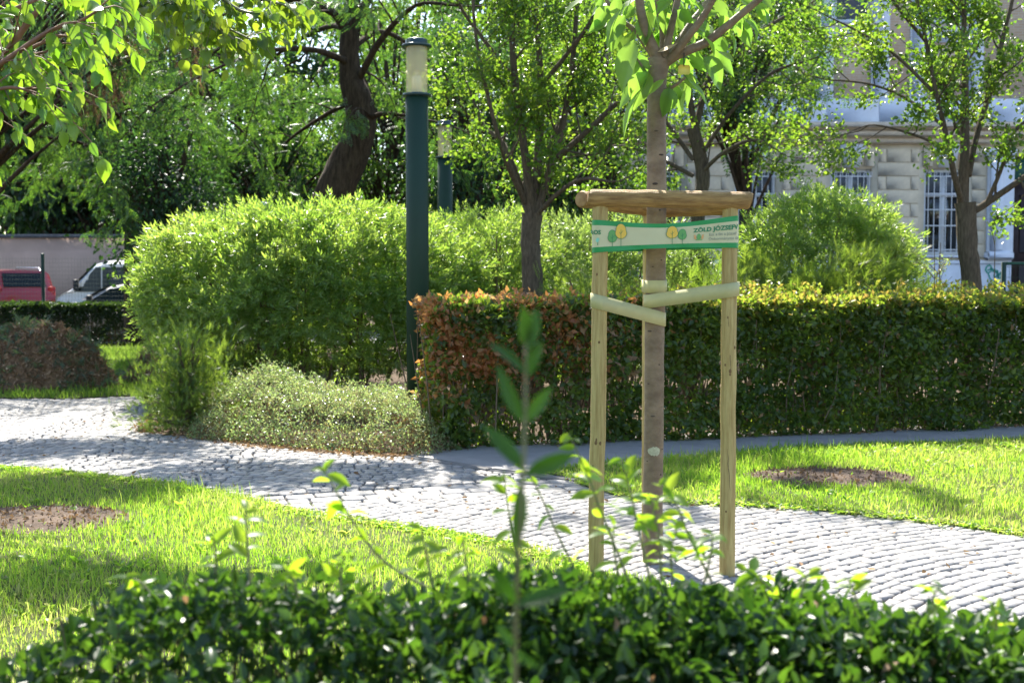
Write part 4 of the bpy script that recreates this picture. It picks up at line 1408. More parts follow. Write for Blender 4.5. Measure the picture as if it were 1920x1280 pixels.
clump_tree('drooping_tree', 'blue green drooping tree at the left with brown dry hanging sprays', at(-70, 20), 20, 8.2, 4.4, 1.6, 3.9, M['leaf_droop'], 41, 130, 6500, Sp, .26, 1.0, extra_part=brown_parts, tr=.2)
clump_tree('drooping_tree', 'dark drooping tree above the pink wall behind the van', at(190, 38.5), 38.5, 10.5, 3.4, 1.6, 3.3, M['leaf_farb'], 42, 90, 4500, Sp, .34, .8, tr=.25)
clump_tree('drooping_tree', 'drooping foliage tree at the far left edge over the red car', at(-230, 25), 25, 8.0, 2.6, 1.6, 3.7, M['leaf_droop'], 43, 80, 3600, Sp, .28, .9, tr=.2)
far_specs = [
    ('broadleaf tree between the forked tree and the twisted trunk', 430, 27, 8.5, 2.6, 1.8, .6, 'leaf_far'),
    ('low dark leafy tree hiding the forked trunk at the edge of the big bush', 318, 20.5, 4.6, 1.0, .8, 1.3, 'leaf_farb'),
    ('low dark broadleaf tree directly left of the twisted trunk', 520, 25, 6.0, 1.7, 1.3, .4, 'leaf_farb'),
    ('broadleaf tree seen between twisted trunk and near lamp', 735, 27, 8.5, 2.2, 1.6, .5, 'leaf_far'),
    ('dark conifer-like tree just behind the farther lamp', 885, 24, 7.5, 1.25, 1.1, .3, 'leaf_farb'),
    ('pale leafy tree behind the pear tree near its trunk', 990, 29, 9.5, 2.6, 1.8, .5, 'leaf_far'),
    ('broadleaf tree behind the left end of the banner frame', 1120, 26, 8.5, 2.0, 1.5, .8, 'leaf_far'),
    ('tall tree hanging over the building left of its upper window', 1390, 26, 10.0, 2.0, 1.6, 4.2, 'leaf_locust'),
    ('far tree filling the gap above the boundary wall at left', 60, 41, 12.5, 4.2, 2.4, 1.0, 'leaf_farb'),
    ('far tree behind the forked tree', 300, 40, 12.5, 4.0, 2.4, .4, 'leaf_far'),
    ('far tree behind the twisted trunk', 560, 39, 12.5, 3.8, 2.4, .4, 'leaf_farb'),
    ('far tree behind the two lamps', 780, 40, 12.5, 3.8, 2.4, .4, 'leaf_far'),
    ('far tall tree over the wall left of the van', -60, 44, 14.0, 4.6, 2.2, 1.5, 'leaf_far'),
    ('far tall tree over the wall behind the van', 190, 45, 14.0, 4.6, 2.2, 1.0, 'leaf_farb'),
    ('broadleaf tree above the pink wall near the fence post', 110, 38.6, 9.0, 3.0, 1.2, 3.0, 'leaf_farb'),
    ('far tree left of the building front', 960, 33.5, 12.0, 3.0, .9, .4, 'leaf_farb'),
]
for k, (lab, px, D, H, rx, ry, zl, lm) in enumerate(far_specs):
    far = D > 32
    clump_tree('broadleaf_tree', lab, at(px, D), D, H, rx, ry, zl, M[lm], 60 + k, 90 if far else 70, 16500 if far else (3800 if lm == 'leaf_locust' else (7000 if H < 5 else 13500)),
               F_far if lm == 'leaf_locust' else L_far, (.26 if lm == 'leaf_locust' else (.215 if far else .10)), .15, tr=.26 if far else .14, crs=.75 if far else .5)


# ------------------------------------------------------------------ shrubs and hedges
SPR = [T_sprig(k, 8, .62, .27) for k in range(5)]


def bush(name, label, cx, cy, rx, ry, z0, z1, leafm, seed, n, size, shoots=60, stems=26, flat=2.6, shell=.35, skirt=None, lumps=.14):
    r = np.random.RandomState(seed)
    t = thing(name, label, 'bush', None, (cx, cy, 0))
    per = 13
    d = rand_dirs(r, n // per)
    # superellipsoid radius
    rad = (np.abs(d[:, 0]) ** flat + np.abs(d[:, 1]) ** flat + np.abs(d[:, 2]) ** flat) ** (-1 / flat)
    rad *= 1 + lumps * noise2(d[:, 0] * 3 + d[:, 2] * 2, d[:, 1] * 3 - d[:, 2] * 2.5, seed, 1.7)
    s = 1 - shell * r.uniform(0, 1, len(d)) ** 1.6
    cz, rz = (z0 + z1) / 2, (z1 - z0) / 2
    pos = d * (rad * s)[:, None] * np.array([rx, ry, rz]) + np.array([0, 0, cz])
    d = np.repeat(d, per, 0); n = len(d)
    pos = np.repeat(pos, per, 0) + r.normal(0, .085, (n, 3)) + d * r.uniform(-.05, .10, n)[:, None]
    low = np.clip((z0 + .52 * (z1 - z0) - pos[:, 2]) / (.35 * (z1 - z0)), 0, 1)
    hole = noise2(pos[:, 0] * 1.0, pos[:, 2] * 1.3, seed + 4, 4.5) > .25
    keep = r.uniform(size=n) > low * np.where(hole, .72, .2)
    pos, d = pos[keep], d[keep]
    N = len(pos)
    ax = unit(d * .9 + UP * .22 + r.normal(0, .55, (N, 3)))
    g = Geo(); w = r.randint(0, len(SPR), N)
    for k in range(len(SPR)):
        m = w == k
        g.scatter(SPR[k], pos[m], ax[m], rand_dirs(r, m.sum()), size * r.uniform(.75, 1.25, m.sum()))
    # upright shoots that break the outline
    ns = shoots
    a = r.uniform(0, 2 * np.pi, ns); q = np.sqrt(r.uniform(0, 1, ns))
    sx, sy = np.cos(a) * q * rx * .95, np.sin(a) * q * ry * .95
    top = cz + rz * np.clip(1 - (np.abs(sx / rx) ** flat + np.abs(sy / ry) ** flat), .05, 1) ** (1 / flat)
    wood = Geo()
    for k in range(ns):
        L = r.uniform(.08, .26)
        dd = unit(np.array([sx[k] * .25 + r.normal(0, .15), sy[k] * .2, 1.0]))
        b = np.array([sx[k], sy[k], top[k] - .15])
        wood.tube([b, b + dd * (L + .15)], [.004, .002], 3, False)
        m = max(2, int(L / .05))
        pp = b + dd * (.12 + np.linspace(0, L, m))[:, None]
        g.scatter(SPR[k % 5], pp, np.repeat((dd + r.normal(0, .1, 3))[None], m, 0), rand_dirs(r, m), size * .9)
    g.obj('foliage', leafm, t)
    for k in range(stems):
        a = r.uniform(0, 2 * np.pi)
        b = np.array([math.cos(a) * rx * .55 * r.uniform(.2, 1), math.sin(a) * ry * .5 * r.uniform(.2, 1), 0])
        e = np.array([b[0] * 1.5 + r.normal(0, .2), b[1] * 1.6 + r.normal(0, .15), r.uniform(z0 + .5 * (z1 - z0), z1 - .1)])
        mid = (b + e) / 2 + np.array([r.normal(0, .1), r.normal(0, .1), .1])
        P = bez([b, mid, e], 8)
        wood.tube(P, np.linspace(r.uniform(.018, .035), .008, 8), 5, False, .1, r)
        for j in range(4):
            q = P[3 + j]; e2 = q + unit(rand_dirs(r, 1)[0] + UP * .6) * .5
            wood.tube([q, (q + e2) / 2 + r.normal(0, .03, 3), e2], [.008, .006, .003], 3, False)
    wood.obj('stems', M['twig'], t)
    return t


bush('big_bush', 'large rounded light green bush left of the near lamp', at(572, 15.3), 15.5, 2.12, 1.15, .40, 2.40, M['leaf_bush'], 71, 18500, .130, 90, 34, 2.4, lumps=.10)
bush('broad_bush', 'light green bush right behind the near lamp', at(905, 16.4), 16.6, 1.0, .9, .3, 2.40, M['leaf_bush'], 72, 4500, .118, 30, 16, 2.5)
bush('broad_bush', 'wide pale green bush behind the pear tree trunk', at(1110, 17.4), 17.6, 2.0, 1.0, .3, 2.42, M['leaf_bush_back'], 73, 7500, .128, 50, 22, 2.6)
bush('round_bush', 'round dome of bright green bush before the barred windows', at(1548, 16.3), 16.4, 1.16, 1.05, .5, 2.68, M['leaf_bush'], 74, 8500, .124, 30, 22, 2.15, lumps=.05)


def juniper(label, cx, cy, rx, ry, h, seed, n, size, mat, plumes=9):
    r = np.random.RandomState(seed)
    t = thing('juniper', label, 'shrub', 'junipers', (cx, cy, 0))
    wood, g = Geo(), Geo()
    spr = [T_spray(s, 10) for s in range(4)]
    for k in range(plumes):
        a = 2 * math.pi * k / plumes + r.uniform(-.3, .3)
        e = np.array([math.cos(a) * rx * r.uniform(.7, 1), math.sin(a) * ry * r.uniform(.7, 1), h * (r.uniform(.5, 1.0) if mat is not M['leaf_yew'] else (.12 + .9 * (k % 6) / 5))])
        if mat is M['leaf_yew']:
            e[:2] *= 1.25 - .75 * e[2] / h
        P = bez([(0, 0, .05), e * np.array([.45, .45, .75]), e], 8)
        wood.tube(P, np.linspace(.03, .008, 8), 5, False)
        m = n // plumes
        u = r.uniform(.15, 1, m) ** .7
        i = np.minimum((u * 7).astype(int), 6); f = (u * 7 - i)[:, None]
        p = P[i] * (1 - f) + P[i + 1] * f
        p = p + r.normal(0, 1, (m, 3)) * np.array([.24, .2, .13]) * (1.2 - .6 * u)[:, None]
        p[:, 2] = np.maximum(p[:, 2], .03)
        ax = unit(unit(P[-1] - P[0]) * .9 + r.normal(0, .5, (m, 3)) + UP * .15)
        w = r.randint(0, 4, m)
        for q in range(4):
            mm = w == q
            g.scatter(spr[q], p[mm], ax[mm], rand_dirs(r, mm.sum(), (0, 0, 1), 1.2), size * r.uniform(.7, 1.3, mm.sum()))
    wood.obj('stems', M['twig'], t)
    g.obj('foliage', mat, t)


juniper('spreading yellow green juniper below the round bush', at(1530, 14.6), 14.7, 1.25, .7, 1.95, 81, 3000, .22, M['leaf_juniper'], 13)
juniper('yellow green juniper right of the round bush near sparse tree', at(1690, 14.4), 14.5, .75, .6, 1.42, 82, 1100, .22, M['leaf_juniper'], 9)
juniper('feathery juniper behind the stakes and tree ties', at(1290, 14.4), 14.3, .75, .6, 1.75, 83, 1300, .22, M['leaf_juniper'], 10)
juniper('small feathery juniper behind the left stake', at(1100, 13.8), 13.9, .5, .5, 1.6, 84, 800, .20, M['leaf_juniper'], 8)
juniper('pointed green evergreen shrub at the path corner beside the ground cover', at(336, 12.1), 12.3, .36, .32, .94, 85, 3600, .10, M['leaf_yew'], 24)


# low ground cover mound
def ground_cover():
    r = np.random.RandomState(91)
    cx, cy = -2.0, 11.9
    t = thing('ground_cover_shrub', 'low mound of pale small-leaved ground cover before the big bush', 'shrub', None, (cx, cy, 0))
    outline = [G(*p)[:2] for p in [(350, 822), (420, 828), (500, 835), (600, 845), (700, 850), (800, 853), (860, 842)]] + [np.array([-.75, 11.7]), np.array([-.9, 13.0]), np.array([-2.4, 13.2]), np.array([-3.5, 12.7])]
    n = 90000
    p = np.stack([r.uniform(-4, -.2, n), r.uniform(10, 13.4, n)], 1)
    p = p[in_poly(p, outline)]
    d = edge_dist(p, outline)
    h = .66 * (1 - np.exp(-d / .24)) * (.80 + .34 * noise2(p[:, 0], p[:, 1], 4, 3.2)) * (.72 + .10 * (p[:, 1] - 10.3)) * (1.05 - .12 * np.exp(-((p[:, 0] + 2.1) / .3) ** 2))
    u = r.uniform(0, 1, len(p))
    keep = (u > .45) | (d < .35)
    p, h, u, d = p[keep], h[keep], u[keep], d[keep]
    z = h * np.where(d < .35, r.uniform(.05, 1, len(p)) ** .6, .78 + .24 * u)
    pos = np.concatenate([p - np.array([cx, cy]), z[:, None]], 1) + r.normal(0, .012, (len(p), 3))
    pos[:, 2] = np.maximum(pos[:, 2], .01)
    N = len(pos)
    g = Geo()
    g.scatter(T_diamond(.6, .15, -.05), pos, rand_dirs(r, N, (0, -.2, .5)), rand_dirs(r, N, (0, 0, 1), 1.2), .026 * r.uniform(.6, 1.3, N))
    # arching shoots
    w = Geo()
    sel = r.choice(np.where(z > .85 * h)[0], 900)
    for k in sel:
        a = r.uniform(0, 6.28); L = r.uniform(.06, .17)
        dd = np.array([math.cos(a) * .8, math.sin(a) * .6, .75])
        P = np.array([pos[k] - dd * .05, pos[k] + dd * L * .6, pos[k] + dd * L + np.array([0, 0, -.02])])
        w.tube(P, [.002, .0016, .001], 3, False)
        m = 9
        f = np.linspace(.2, 1, m)[:, None]
        q = pos[k] + dd * L * f
        g.scatter(T_diamond(.6, .15, -.05), q, rand_dirs(r, m, dd, .7), rand_dirs(r, m, (0, 0, 1), 1.0), .024 * r.uniform(.7, 1.2, m))
    g.obj('foliage', M['leaf_cover'], t)
    front = np.where(d < .4)[0]
    for k in r.choice(front, 700):
        b = np.array([pos[k, 0] + r.normal(0, .05), pos[k, 1] + .05, 0.0]); e = pos[k]
        w.tube([b, (b + e) / 2 + r.normal(0, .04, 3), e], [.003, .0025, .0015], 3, False)
    w.obj('stems', M['stem_red'], t)
    k = r.choice(front, 7000)
    q = pos[k] * np.array([1, 1, .62]) + r.normal(0, .02, (7000, 3)) - np.array([0, .01, 0])
    gg = Geo(); gg.scatter(T_diamond(.6, .2, -.05), q, rand_dirs(r, len(q)), rand_dirs(r, len(q)), .026 * r.uniform(.6, 1.2, len(q)))
    gg.obj('dry_foliage', M['leaf_rust'], t)


ground_cover()


def hedge(name, label, A, B, depth, h, n, size, mats, seed, shoots=0, lab=None):
    """Clipped hedge: front line A-B, leaves through a shell of a rough box."""
    r = np.random.RandomState(seed)
    A = np.array(A, float); B = np.array(B, float)
    L = np.linalg.norm(B - A); d = (B - A) / L; nb = np.array([-d[1], d[0]])
    t = thing(name, label, 'hedge', None, (A[0], A[1], 0))
    nf = int(n * .55)
    u = r.uniform(0, L, n); z = r.uniform(.0, h, n); v = np.zeros(n)
    v[:nf] = np.abs(r.normal(0, .16, nf)) + .06 * noise2(u[:nf], z[:nf], seed, 3.5)
    m = n - nf
    v[nf:] = r.uniform(0, depth, m); z[nf:] = h - np.abs(r.normal(0, .12, m)) + .05 * noise2(u[nf:], v[nf:], seed + 1, 3)
    endm = r.uniform(size=n) < .05
    u[endm] = np.abs(r.normal(0, .12, endm.sum())) - .12 * np.abs(noise2(z[endm], v[endm], seed + 9, 6)); z[endm] = r.uniform(0, h, endm.sum()); v[endm] = r.uniform(0, depth, endm.sum())
    edge_in = .16 * (1 + noise2(z * 2.1, v * 2.0, seed + 7, 4))
    u = np.where(u < edge_in, edge_in + np.abs(r.normal(0, .1, n)), u)
    v = v + .12 * (noise2(u * 1.3, z * 1.6, seed + 12, 4)) * (z < h - .12)
    # gaps where the stems show low down
    gap = (z < h * .55) & (noise2(u * 1.0, z * 1.3, seed + 5, 5) > .42) & (r.uniform(size=n) < .75)
    # rounded top edge
    zr = h - .06 * np.exp(-v / .08) - .16 * np.exp(-u / .2) + .09 * noise2(u, v, seed + 15, 4)
    z = np.minimum(z, zr + r.uniform(-.02, .05, n))
    pos = np.stack([u * d[0] + v * nb[0], u * d[1] + v * nb[1], z], 1)[~gap]
    u, v, z = u[~gap], v[~gap], z[~gap]
    N = len(pos)
    outv = np.where((z > h - .1)[:, None], UP, np.array([-nb[0], -nb[1], .35]))
    ax = unit(outv * .5 + r.normal(0, .6, (N, 3)) - UP * .1)
    nr = unit(outv * .8 + r.normal(0, .7, (N, 3)))
    sz = size * r.uniform(.65, 1.25, N)
    kind = mats['pick'](u, v, z, r)
    lt = [T_diamond(.62, .2, -.12), T_diamond(.52, .12, -.2)]
    for k, (nm, mt) in enumerate(mats['list']):
        g = Geo()
        for q in range(2):
            mm = (kind == k) & (np.arange(N) % 2 == q)
            g.scatter(lt[q], pos[mm], ax[mm], nr[mm], sz[mm] * (1.15 if nm == 'dead_leaves' else 1))
        if nm == 'copper_foliage':
            for _ in range(70):
                uu, vv = r.uniform(.1, 2.2), r.uniform(0, depth)
                b = np.array([uu * d[0] + vv * nb[0], uu * d[1] + vv * nb[1], h - .12])
                dd = unit(np.array([r.normal(-.2, .35), r.normal(-.1, .3), 1])); LL = r.uniform(.08, .22); m2 = int(LL / .018)
                g.scatter(lt[0], b + dd * np.linspace(.04, LL, m2)[:, None], rand_dirs(r, m2, dd, .8), rand_dirs(r, m2), size * r.uniform(.7, 1.1, m2))
        if k == mats.get('shoot', 0) and shoots:
            for _ in range(shoots):
                uu, vv = r.uniform(mats.get('s0', 0), L), r.uniform(0, depth)
                b = np.array([uu * d[0] + vv * nb[0], uu * d[1] + vv * nb[1], h - .05])
                dd = unit(np.array([r.normal(0, .25), r.normal(0, .25), 1])); LL = r.uniform(.08, .24)
                m2 = int(LL / .016)
                g.scatter(lt[0], b + dd * np.linspace(.05, LL, m2)[:, None], rand_dirs(r, m2, dd, .8), rand_dirs(r, m2), size * .85 * r.uniform(.7, 1.1, m2))
        if g.n:
            g.obj(nm, mt, t)
    w = Geo()
    for _ in range(int(L * 42)):
        uu, vv = r.uniform(0, L), r.uniform(.08, depth - .05)
        b = np.array([uu * d[0] + vv * nb[0], uu * d[1] + vv * nb[1], 0]); e = b + np.array([r.normal(0, .12), r.normal(0, .1), h * r.uniform(.6, .97)])
        w.tube([b, (b + e) / 2 + r.normal(0, .05, 3), e], [.009, .007, .003], 4, False)
    w.obj('stems', M['twig'], t)
    return t


def pick_right(u, v, z, r):
    k = np.zeros(len(u), int)
    q = r.uniform(size=len(u))
    top = np.clip((z - 1.18) / .18, 0, 1)
    k[(u > 2.2) & (q < top * .8)] = 1
    cop = 1.25 * np.clip(1.5 - u / 1.25, 0, .9) * np.clip((z - .28) / .55, 0, 1) + .9 * np.exp(-((u - 1.9) / .5) ** 2) * np.clip((z - 1.0) / .2, 0, 1) * .7
    cop *= .62 + .75 * noise2(u, z, 8, 6)
    k[(r.uniform(size=len(u)) < cop)] = 2
    dead = .02 + .14 * np.exp(-((u - 1.6) / .6) ** 2) * (z > .5) * (z < 1.15)
    k[(k == 0) & (r.uniform(size=len(u)) < dead)] = 3
    return k


hA, hB = G(800, 845)[:2], G(1920, 801)[:2]
hB = hA + (hB - hA) * 1.22
hedge('clipped_hedge', 'long clipped dark green hedge with copper leaves at its left end', hA + np.array([0, .06]), hB + np.array([0, .06]), 1.15, 1.38, 66000, .074,
      {'list': [('foliage', M['leaf_hedge']), ('new_foliage', M['leaf_hedge_top']), ('copper_foliage', M['leaf_copper']), ('dead_leaves', M['leaf_dead'])], 'pick': pick_right, 'shoot': 1, 's0': 2.0}, 95, 240)
M['leaf_dark_hedge'] = leaf_mat('leaf_dark_hedge', [(.014, .03, .012), (.028, .055, .018)], [(.04, .09, .012), (.10, .18, .02)], .35, .42, .4)
hedge('low_hedge', 'low dark clipped hedge in front of the parked cars', (at(-60, 27.4), 27.4), (at(292, 27.4), 27.4), .55, 1.0, 30000, .062,
      {'list': [('foliage', M['leaf_dark_hedge'])], 'pick': lambda u, v, z, r: np.zeros(len(u), int)}, 96, 0)


# mulch heaps
def mulch(label, cx, cy, rx, ry, h, seed, n):
    r = np.random.RandomState(seed)
    t = thing('mulch_pile', label, 'mulch pile', 'heaps of garden waste', (cx, cy, 0))
    nx = 44
    a = np.linspace(-1.15, 1.15, nx)
    X, Y = np.meshgrid(a * rx, a * ry)
    def hf(x, y):
        q = np.clip(1 - (x / rx) ** 2 - (y / ry) ** 2, 0, 1)
        return h * q ** 1.05 * (1 + .22 * noise2(x, y, seed, 4)) + .06 * noise2(x, y, seed + 1, 12) * (q > 0) - .01
    Z = hf(X, Y)
    g = Geo(); g.grid(np.stack([X, Y, Z], -1)); g.obj('mound', M['mulch'], t, smooth=True)
    p = r.uniform(-1, 1, (n, 2)) * np.array([rx, ry]); p = p[(p[:, 0] / rx) ** 2 + (p[:, 1] / ry) ** 2 < 1.05]
    N = len(p)
    pos = np.concatenate([p, hf(p[:, 0], p[:, 1])[:, None] + r.uniform(0, .05, (N, 1))], 1)
    g = Geo(); g.scatter(T_diamond(.35, .25, -.1), pos, rand_dirs(r, N, (0, 0, -.15)), rand_dirs(r, N, (0, -.3, 1), 1.0), r.uniform(.03, .10, N)); g.obj('dry_debris', M['leaf_mulch'], t, kind='stuff')
    k = r.choice(N, n // 9)
    k = k[noise2(pos[k, 0], pos[k, 1], seed + 2, 3) > .0]
    g = Geo(); g.scatter(T_spray(3, 10), pos[k] + np.array([0, 0, .02]), rand_dirs(r, len(k), (0, -.3, -.1)), rand_dirs(r, len(k), (0, 0, 1)), r.uniform(.10, .24, len(k))); g.obj('cut_greens', M['leaf_cuttings'], t, kind='stuff')
    for j in range(26):
        q = pos[r.randint(N)]; d = rand_dirs(r, 1, (0, 0, .4))[0]; L = r.uniform(.15, .5)
        g = Geo(); g.tube([q - d * L * .4, q + d * L * .2 + r.normal(0, .02, 3), q + d * L * .6], [.007, .006, .003], 4); g.obj('twig', M['twig'], t)


p = G(65, 737); mulch('larger heap of brown mulch and cut greens at the left edge', p[0] - .22, p[1] + .75, 1.15, .75, .92, 101, 12000)
p = G(262, 722); mulch('smaller reddish brown mulch heap beside the evergreen shrub', p[0] + .12, p[1] + .5, .50, .5, .50, 102, 4500)

# thin saplings before the building
def sapling(label, px, py0, py1, D, seed, leafy):
    r = np.random.RandomState(seed)
    b = W(px, py0, D)
    t = thing('sapling', label, 'sapling', 'thin bare shoots behind the hedge', (b[0], b[1], 0))
    top = W(px + r.uniform(-6, 12), py1, D) - np.array([b[0], b[1], 0])
    P = bez([(0, 0, 0), top * .5 + r.normal(0, .03, 3), top], 10)
    w = Geo(); w.tube(P, np.linspace(.012, .004, 10), 5)
    tips = []
    for k in range(leafy):
        i = r.randint(5, 9); d = unit(np.array([r.uniform(-1, 1), r.uniform(-.4, .4), .6])); L = r.uniform(.12, .5)
        e = P[i] + d * L; w.tube([P[i], (P[i] + e) / 2 + np.array([0, 0, .03]), e], [.005, .004, .002], 4); tips.append(np.array([P[i], (P[i] + e) / 2, e]))
    w.obj('stem', M['twig'], t)
    if tips:
        Q, A = leaf_on_twigs(r, tips, 9, .02)
        g = Geo(); g.scatter(T_leaf(.45), Q, rand_dirs(r, len(Q), (0, 0, .4)), rand_dirs(r, len(Q), (0, 0, 1)), .045); g.obj('leaves', M['leaf_cover'], t)


sapling('bare thin sapling in front of the green graffiti', 1868, 640, 435, 14.0, 5, 3)
sapling('pale leafed thin shoot left of the sparse tree trunk', 1742, 640, 468, 14.2, 6, 9)
sapling('second pale thin shoot close to the sparse tree trunk', 1768, 640, 455, 13.9, 7, 8)


# ------------------------------------------------------------------ the young tree and its frame
YD = 6.55
yb = W(1226, 520, YD)
yt = thing('young_tree', 'young planted tree with straight trunk tied between the stakes', 'tree', None, (yb[0], yb[1], 0))
yoff = np.array([yb[0], yb[1], 0])
Ky = FPX / YD
prof = [(1225, 1075, 20), (1224, 960, 19), (1226, 800, 18.5), (1227, 640, 18.5), (1229, 560, 19), (1231, 400, 18.5), (1231, 260, 18), (1231, 180, 17.5), (1232, 140, 19), (1236, 112, 22)]
pts = [W(a, b, YD) - yoff for a, b, c in prof]
pts = [pts[0] * np.array([1, 1, 0])] + pts
n = 60
P = bez(pts, n)
rad = np.interp(np.linspace(0, len(pts) - 1, n), np.arange(len(pts)), [24 / Ky] + [c / Ky for a, b, c in prof])
ry = np.random.RandomState(3)
rad *= 1 + .03 * np.sin(np.arange(n) * 1.9) * ry.uniform(.2, 1, n)
g = Geo(); g.tube(P, rad, 20, True); ytr = g.obj('trunk', M['bark_young'], yt, smooth=True)
# knots and lenticel scars
M['scar'] = solid('scar', (.05, .035, .025), .9)
M['paint_spot'] = solid('paint_spot', (.42, .42, .28), .7, var=.2, vscale=60)
for (a, b, w, h) in [(1216, 620, 9, 3), (1234, 682, 3, 3), (1214, 718, 6, 2), (1222, 778, 9, 2), (1237, 887, 4, 4), (1240, 840, 3, 2), (1212, 862, 4, 2), (1228, 248, 8, 2), (1238, 292, 10, 4), (1222, 500, 4, 2), (1238, 488, 4, 3), (1226, 346, 10, 6), (1235, 395, 4, 3)]:
    q = W(a, b, YD) - yoff
    cxx = np.interp(q[2], P[:, 2], P[:, 0]); rr = np.interp(q[2], P[:, 2], rad)
    dx = np.clip((q[0] - cxx) / rr, -.95, .95)
    gg = Geo(); gg.lathe([(0, .004), (.6, .003), (1, -.002)], sides=12)
    V = gg.V[0] * np.array([w / Ky / 1.9, h / Ky / 2.6 + .001, 1.0])
    ang = math.asin(dx)
    nn = np.array([math.sin(ang), -math.cos(ang), 0]); tt = np.array([math.cos(ang), math.sin(ang), 0])
    V2 = np.array([cxx, np.interp(q[2], P[:, 2], P[:, 1]), q[2]]) + nn * rr + V[:, 0:1] * tt + V[:, 1:2] * UP + V[:, 2:3] * nn
    g2 = Geo(); g2.add(V2, gg.F[0]); g2.obj('bark_scar', M['scar'], ytr)
q = W(1227, 843, YD) - yoff
gg = Geo(); th_ = np.linspace(-.75, .55, 9)
rows = []
rr = np.interp(q[2], P[:, 2], rad) + .0015
for k, zz in enumerate(np.linspace(-.024, .024, 6)):
    s = math.sqrt(max(0.05, 1 - (zz / .026) ** 2))
    rows.append([(q[0] * 0 + np.interp(q[2], P[:, 2], P[:, 0]) + math.sin(t_ * s) * rr, np.interp(q[2], P[:, 2], P[:, 1]) - math.cos(t_ * s) * rr, q[2] + zz + .003 * math.sin(9 * t_ + k)) for t_ in th_])
gg.grid(np.array(rows)); gg.obj('paint_spot', M['paint_spot'], ytr)

out_y = [(0, .02), (.04, .06), (.15, .19), (.32, .27), (.5, .28), (.68, .22), (.82, .13), (.92, .055), (1, .004)]
young_leaf = []
for k in range(5):
    gg = Geo(); tv, tf = T_big([(u, w * (.86 + .09 * k)) for u, w in out_y], .22 + .06 * k, -.10 - .07 * k, 2, .05)
    # short stalk
    gg.add(tv, tf); gg.tube([(-.18, 0, .02), (0, 0, 0)], [.012, .014], 4, False)
    young_leaf.append(gg.mesh('leaf', M['leaf_young'], True))
branches = [[(1238, 120, 13, 0), (1218, 80, 10, -.03), (1203, 40, 9, -.05), (1196, 0, 8, -.06), (1184, -110, 6, -.1)],
            [(1244, 112, 8, .03), (1247, 60, 7, .08), (1240, 0, 6, .14), (1232, -110, 4, .2)],
            [(1246, 110, 8, -.02), (1256, 60, 7, -.02), (1270, 0, 6, -.02), (1286, -90, 4, 0)],
            [(1252, 112, 9, 0), (1276, 75, 7, .08), (1305, 30, 6, .13), (1335, -10, 5, .2), (1370, -80, 4, .3)],
            [(1255, 115, 8, -.04), (1290, 70, 7, -.14), (1318, 30, 6, -.2), (1336, -20, 5, -.26), (1350, -80, 4, -.3)],
            [(1240, 122, 12, 0), (1270, 105, 9, -.05), (1320, 85, 8, -.08), (1375, 42, 7, -.12), (1425, 0, 6, -.16), (1480, -60, 4, -.2)],
            [(1225, 100, 6, .05), (1195, 50, 5, .12), (1160, 15, 4, .18), (1135, -30, 3, .2)],
            [(1238, 175, 4, 0), (1262, 165, 3, -.08), (1280, 152, 2, -.12)],
            [(1225, 150, 4, .02), (1205, 130, 3, -.03), (1190, 112, 2, -.06)]]
bo = []
for pl in branches:
    pp = [W(a, b, YD) + np.array([0, d, 0]) - yoff for a, b, c, d in pl]
    m = 14
    B = bez(pp, m)
    rr = np.interp(np.linspace(0, len(pl) - 1, m), np.arange(len(pl)), [c / Ky for a, b, c, d in pl])
    g = Geo(); g.tube(B, rr, 9, True, .05, ry)
    bo.append((g.obj('branch', M['bark_young'], yt, smooth=True), B))
# leaves as they hang round the fork: (base px, tip px)
LV = [((1188, 60), (1158, 118)), ((1190, 75), (1160, 160)), ((1172, 30), (1135, 78)), ((1186, 104), (1153, 122)), ((1192, 110), (1155, 162)), ((1200, 150), (1157, 203)),
      ((1205, 165), (1160, 245)), ((1188, 205), (1162, 240)), ((1195, 100), (1210, 155)), ((1150, 15), (1112, 45)), ((1140, 5), (1110, 25)), ((1130, -5), (1118, 40)),
      ((1205, 30), (1237, 48)), ((1225, 30), (1242, 60)), ((1240, 45), (1230, 85)), ((1300, 60), (1335, 48)), ((1310, 30), (1345, 20)), ((1270, 20), (1300, 42)),
      ((1318, 108), (1362, 160)), ((1330, 105), (1382, 128)), ((1300, 105), (1320, 120)), ((1290, 150), (1338, 200)), ((1285, 140), (1300, 160)), ((1285, 170), (1268, 212)),
      ((1255, 165), (1250, 210)), ((1265, 160), (1275, 185)), ((1380, 55), (1410, 85)), ((1370, 60), (1385, 102)), ((1355, 70), (1345, 112)), ((1340, 65), (1310, 85)),
      ((1395, 35), (1425, 60)), ((1365, 20), (1390, 48)), ((1400, 10), (1380, 50)), ((1350, 30), (1370, 62)), ((1275, 5), (1290, 50)), ((1255, 25), (1262, 75)),
      ((1180, 10), (1162, 60)), ((1165, 20), (1128, 80)), ((1200, 120), (1178, 150)), ((1215, 135), (1185, 195)), ((1292, 35), (1330, 62)), ((1260, -5), (1230, 22)),
      ((1215, 20), (1205, 75)), ((1230, 5), (1262, 20)), ((1300, 5), (1325, 28)), ((1345, 0), (1362, 40)), ((1160, -5), (1150, 40)), ((1190, 15), (1170, 30)),
      ((1320, 70), (1348, 98)), ((1300, 88), (1322, 140)), ((1245, 150), (1215, 175)), ((1270, 135), (1315, 150)), ((1420, 5), (1440, 40)), ((1390, 0), (1425, 12))]
